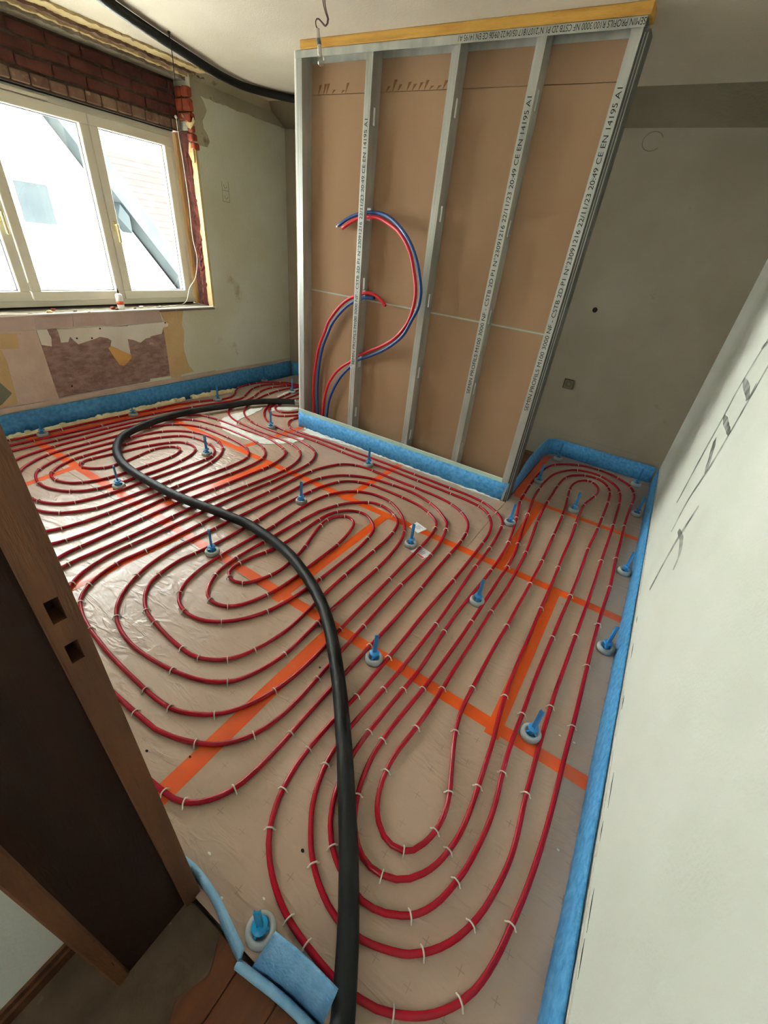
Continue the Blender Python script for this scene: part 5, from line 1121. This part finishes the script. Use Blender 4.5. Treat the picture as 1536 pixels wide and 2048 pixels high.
# ================================================================== LEVEL MARKERS
def marker_proto(blue):
    r = empty('level_marker', (0, 0, 0))
    MB().lathe([(0.0385, 0.0), (0.0390, 0.014), (0.0378, 0.022), (0.034, 0.0275), (0.028, 0.0280), (0.0235, 0.0245), (0.0225, 0.010), (0.002, 0.0095)], n=24).build('base_ring', M['marker_grey'], r, (0, 0, 0))
    hb = MB().lathe([(0.0100, 0.009), (0.0100, 0.036), (0.007, 0.040)], n=12)
    for kk in range(3):
        a = kk*2*PI/3
        p = Vector((math.cos(a), math.sin(a), 0)); q = Vector((-math.sin(a), math.cos(a), 0))*0.0032
        hb.add([p*0.006 - q + Vector((0,0,0.006)), p*0.0222 - q + Vector((0,0,0.006)), p*0.0222 + q + Vector((0,0,0.006)), p*0.006 + q + Vector((0,0,0.006)),
                p*0.006 - q + Vector((0,0,0.032)), p*0.0222 - q + Vector((0,0,0.027)), p*0.0222 + q + Vector((0,0,0.027)), p*0.006 + q + Vector((0,0,0.032))],
               [(3,2,1,0),(4,5,6,7),(0,1,5,4),(1,2,6,5),(2,3,7,6),(3,0,4,7)])
    hb.build('hub', blue, r, (0, 0, 0))
    MB().lathe([(0.006, 0.047), (0.0205, 0.048), (0.0215, 0.0500), (0.0205, 0.052), (0.006, 0.053)], n=18).build('collar', blue, r, (0, 0, 0))
    pn = MB()
    pn.bevbox((-0.0065, -0.0022, 0.012), (0.0065, 0.0022, 0.160), 0.0008).bevbox((-0.0085, -0.005, 0.012), (-0.0055, 0.005, 0.159), 0.0008).bevbox((0.0055, -0.005, 0.012), (0.0085, 0.005, 0.159), 0.0008)
    pn.build('pin', blue, r, (0, 0, 0))
    return r
MLAB = [
 'blue level pin beside the outer pipe below the window, nearest the jamb',
 'blue level pin on a grey disc against the cream foam bead, midway below the window',
 'blue level pin behind the black hose where the cream foam bead ends',
 'tiny level pin at the foam strip in the far window corner',
 'level pin right behind the hose end, left of the partition edge',
 'blue level pin standing among white plaster smears near the partition end',
 'blue level pin inside the right bend of the left spiral',
 'blue level pin left of the hose bend, nearest the jamb',
 'blue level pin left of the hose, in front of the central spiral',
 'blue level pin between straight pipes left of the central spiral top',
 'blue level pin on the pipes in front of the partition foam',
 'blue level pin between the two white paper labels',
 'blue level pin beside the rounded partition corner',
 'shaded level pin beside the orange tape inside the alcove',
 'level pin inside the innermost alcove pipe loop',
 'shaded level pin by the right wall at the alcove mouth',
 'dark level pin in the far right corner of the alcove',
 'dark level pin in the far left corner of the alcove',
 'level pin touching the right wall foam beside the third orange tape',
 'level pin between long straight pipes in the middle right of the floor',
 'level pin at the right wall foam just in front of the middle tape',
 'large near level pin on the orange tape at the right',
 'level pin on the orange tape just right of the hose',
 'bright teal level pin behind the foam flap at the threshold']
mp0 = marker_proto(M['marker_blue'])
for i, (x, y) in enumerate(MARKERS):
    if i == 23:
        o = marker_proto(M['marker_teal'])
    else:
        o = mp0 if i == 0 else copy_tree(mp0)
    o.location = (x, y, 0.0012 if i in (8, 13, 21, 22) else 0.0002)
    o.rotation_euler = (0, 0, random.Random(i).uniform(-0.7, 0.7))
    tag(o, MLAB[i], 'level marker', 'screed level markers on the floor')

# ================================================================== SMALL THINGS
# sealant bottle on the sill
cn = empty('sealant_bottle', CAN)
tag(cn, 'small white plastic bottle with an orange band on the window sill', 'bottle')
c0 = Vector(CAN)
MB().lathe([(0.025, 0.0), (0.027, 0.004), (0.027, 0.095), (0.024, 0.110), (0.010, 0.120)], c0, 16).build('body', M['can_white'], cn)
MB().lathe([(0.0272, 0.036), (0.0278, 0.036), (0.0278, 0.062), (0.0272, 0.062)], c0, 16).build('band', M['can_orange'], cn)
MB().lathe([(0.009, 0.119), (0.008, 0.130), (0.004, 0.150), (0.002, 0.158)], c0, 10).build('nozzle', M['rubber_black'], cn)
RL = ['pale rubble lump at the left of the window sill', 'red brick crumb on the window sill under the middle sash', 'flat plaster chip on the sill under the middle sash', 'small plaster chip on the sill left of the bottle',
      'brick piece on the sill just left of the bottle', 'brick crumb touching the bottle on the sill', 'plaster lump on the sill right of the bottle', 'small crumb on the sill beside the bottle', 'plaster crumb at the left end of the sill', 'thin plaster flake under the white cord on the sill']
for i, p in enumerate(RUB):
    r = (0.016, 0.013, 0.014, 0.010, 0.020, 0.014, 0.014, 0.010, 0.012, 0.012)[i]
    o = MB().rock((p[0], p[1], 0.808 + r*0.55), r, 40 + i, (1, 1.4, 0.65)).build('rubble', M[('plaster_cream', 'brick_orange', 'concrete', 'plaster_peel', 'brick_orange', 'brick_broken', 'plaster_peel', 'concrete', 'concrete', 'plaster_peel')[i]])
    tag(o, RL[i], 'rubble', 'rubble on the window sill')
o = MB().tube(spline(CABLE, 0.02), 0.0035, 8).build('white_cord', M['cord_white'])
tag(o, 'thin white cord hanging down the window reveal onto the sill', 'cord')
MB().rock(CABLE[0], 0.012, 3).build('cord_knob', M['cord_white'], o, CABLE[0])
# ceiling hose, wire, lamp lead
chp = spline([(-2.85, 1.35, 2.455)] + [tuple(p) for p in CEILHOSE] + [(-3.0, 3.66, 2.44), (-2.6, 3.62, 2.42)], 0.03)
o = MB().tube(chp, 0.0265, 14).build('ceiling_hose', M['hose'])
tag(o, 'black rubber hose strung under the ceiling to the partition', 'hose')
w0, w1 = Vector(WIRE[0]), Vector(WIRE[1])
o = MB().tube([w0, w0.lerp(w1, 0.5) + Vector((0.004, 0.003, 0)), w1], 0.0028, 6).build('hanging_wire', M['rubber_black'])
tag(o, 'thin dark wire hanging from the ceiling beside the black hose', 'wire')
MB().rock((w0.x, w0.y, w0.z - 0.006), 0.009, 5).build('wire_hook', M['rubber_black'], o, w0)
lp = spline([(-2.055, 2.45, 2.4885)] + [Vector(p) for p in LAMP[1:]], 0.008)
lr = MB().tube(lp, 0.0030, 6)
lr.tube([(p.x - 0.012*(1 - min(1, i/18)), p.y, p.z) for i, p in enumerate(lp[:20])], 0.0028, 6)
lo = lr.build('lamp_lead', M['wire_brown'])
tag(lo, 'brown lamp lead with a clear bulb hanging before the partition', 'lamp lead')
L2 = [Vector(p) for p in LAMP2]
MB().tube(spline(L2[:4], 0.012), [0.008, 0.009, 0.010, 0.011, 0.011, 0.011, 0.011, 0.011, 0.011, 0.011][:len(spline(L2[:4], 0.012))], 10).build('lamp_sleeve', M['sleeve'], lo, L2[0])
MB().tube([L2[1], L2[2]], 0.0118, 10).build('socket', M['pvc_grey'], lo, L2[1])
bl = L2[4]
MB().lathe([(0.006, -0.020), (0.016, -0.012), (0.020, 0.0), (0.017, 0.012), (0.011, 0.020)], bl, 14).build('bulb', M['bulb_glass'], lo, bl)
# outlet on the back wall
so = empty('wall_outlet', (-0.598, YB - 0.006, 0.606))
tag(so, 'small square grey outlet on the shaded back wall', 'outlet')
MB().bevbox((-0.640, YB - 0.010, 0.606), (-0.556, YB - 0.0002, 0.690), 0.003).build('plate', M['socket_grey'], so)
MB().box((-0.634, YB - 0.012, 0.684), (-0.562, YB - 0.0095, 0.688)).box((-0.6385, YB - 0.012, 0.61), (-0.634, YB - 0.0095, 0.688)).build('gap', M['hole_dark'], so)
ins = MB().lathe([(0.026, 0), (0.026, 0.002), (0.020, 0.0035), (0.019, 0.002), (0.002, 0.002)], n=18)
io = ins.build('insert', M['socket_grey'], so, (0, 0, 0))
io.matrix_local = Matrix.Translation(Vector((-0.598, YB - 0.010, 0.648)) - so.location) @ Matrix.Rotation(PI/2, 4, 'X')
# holes punched in the foil and chips lying about
for i, (x, y) in enumerate(FLOORHOLES):
    MB().rock((x, y, 0.0006), 0.0048, 70 + i, (1.3, 1, 0.15)).build('foil_hole', M['hole_dark'], fl, (0, 0, 0))
CL = ['white plaster chip right of the large near level pin', 'white plaster chip near the right wall foam', 'white plaster chip near the jamb foam strip', 'thin white shaving left of the foreground loop', 'tiny white chip by the foreground right wall', 'white chip on the orange tape in the left spiral', 'white chip beside the curled foam end']
for i, (x, y) in enumerate(CHIPS):
    o = MB().rock((x, y, 0.0022), 0.0035, 90 + i, (1.6, 0.9, 0.6)).build('plaster_chip', M['white_plaster'])
    tag(o, CL[i], 'chip', 'plaster chips on the floor')
cc = spline([(-0.62 + 0.05*math.cos(a), -0.30 + 0.04*math.sin(a), 0.004) for a in [i*0.5 for i in range(10)]], 0.01)
o = MB().tube(cc, 0.003, 6).build('string_loop', M['cord_white'])
tag(o, 'curled pale string on the dark hall floor', 'string')
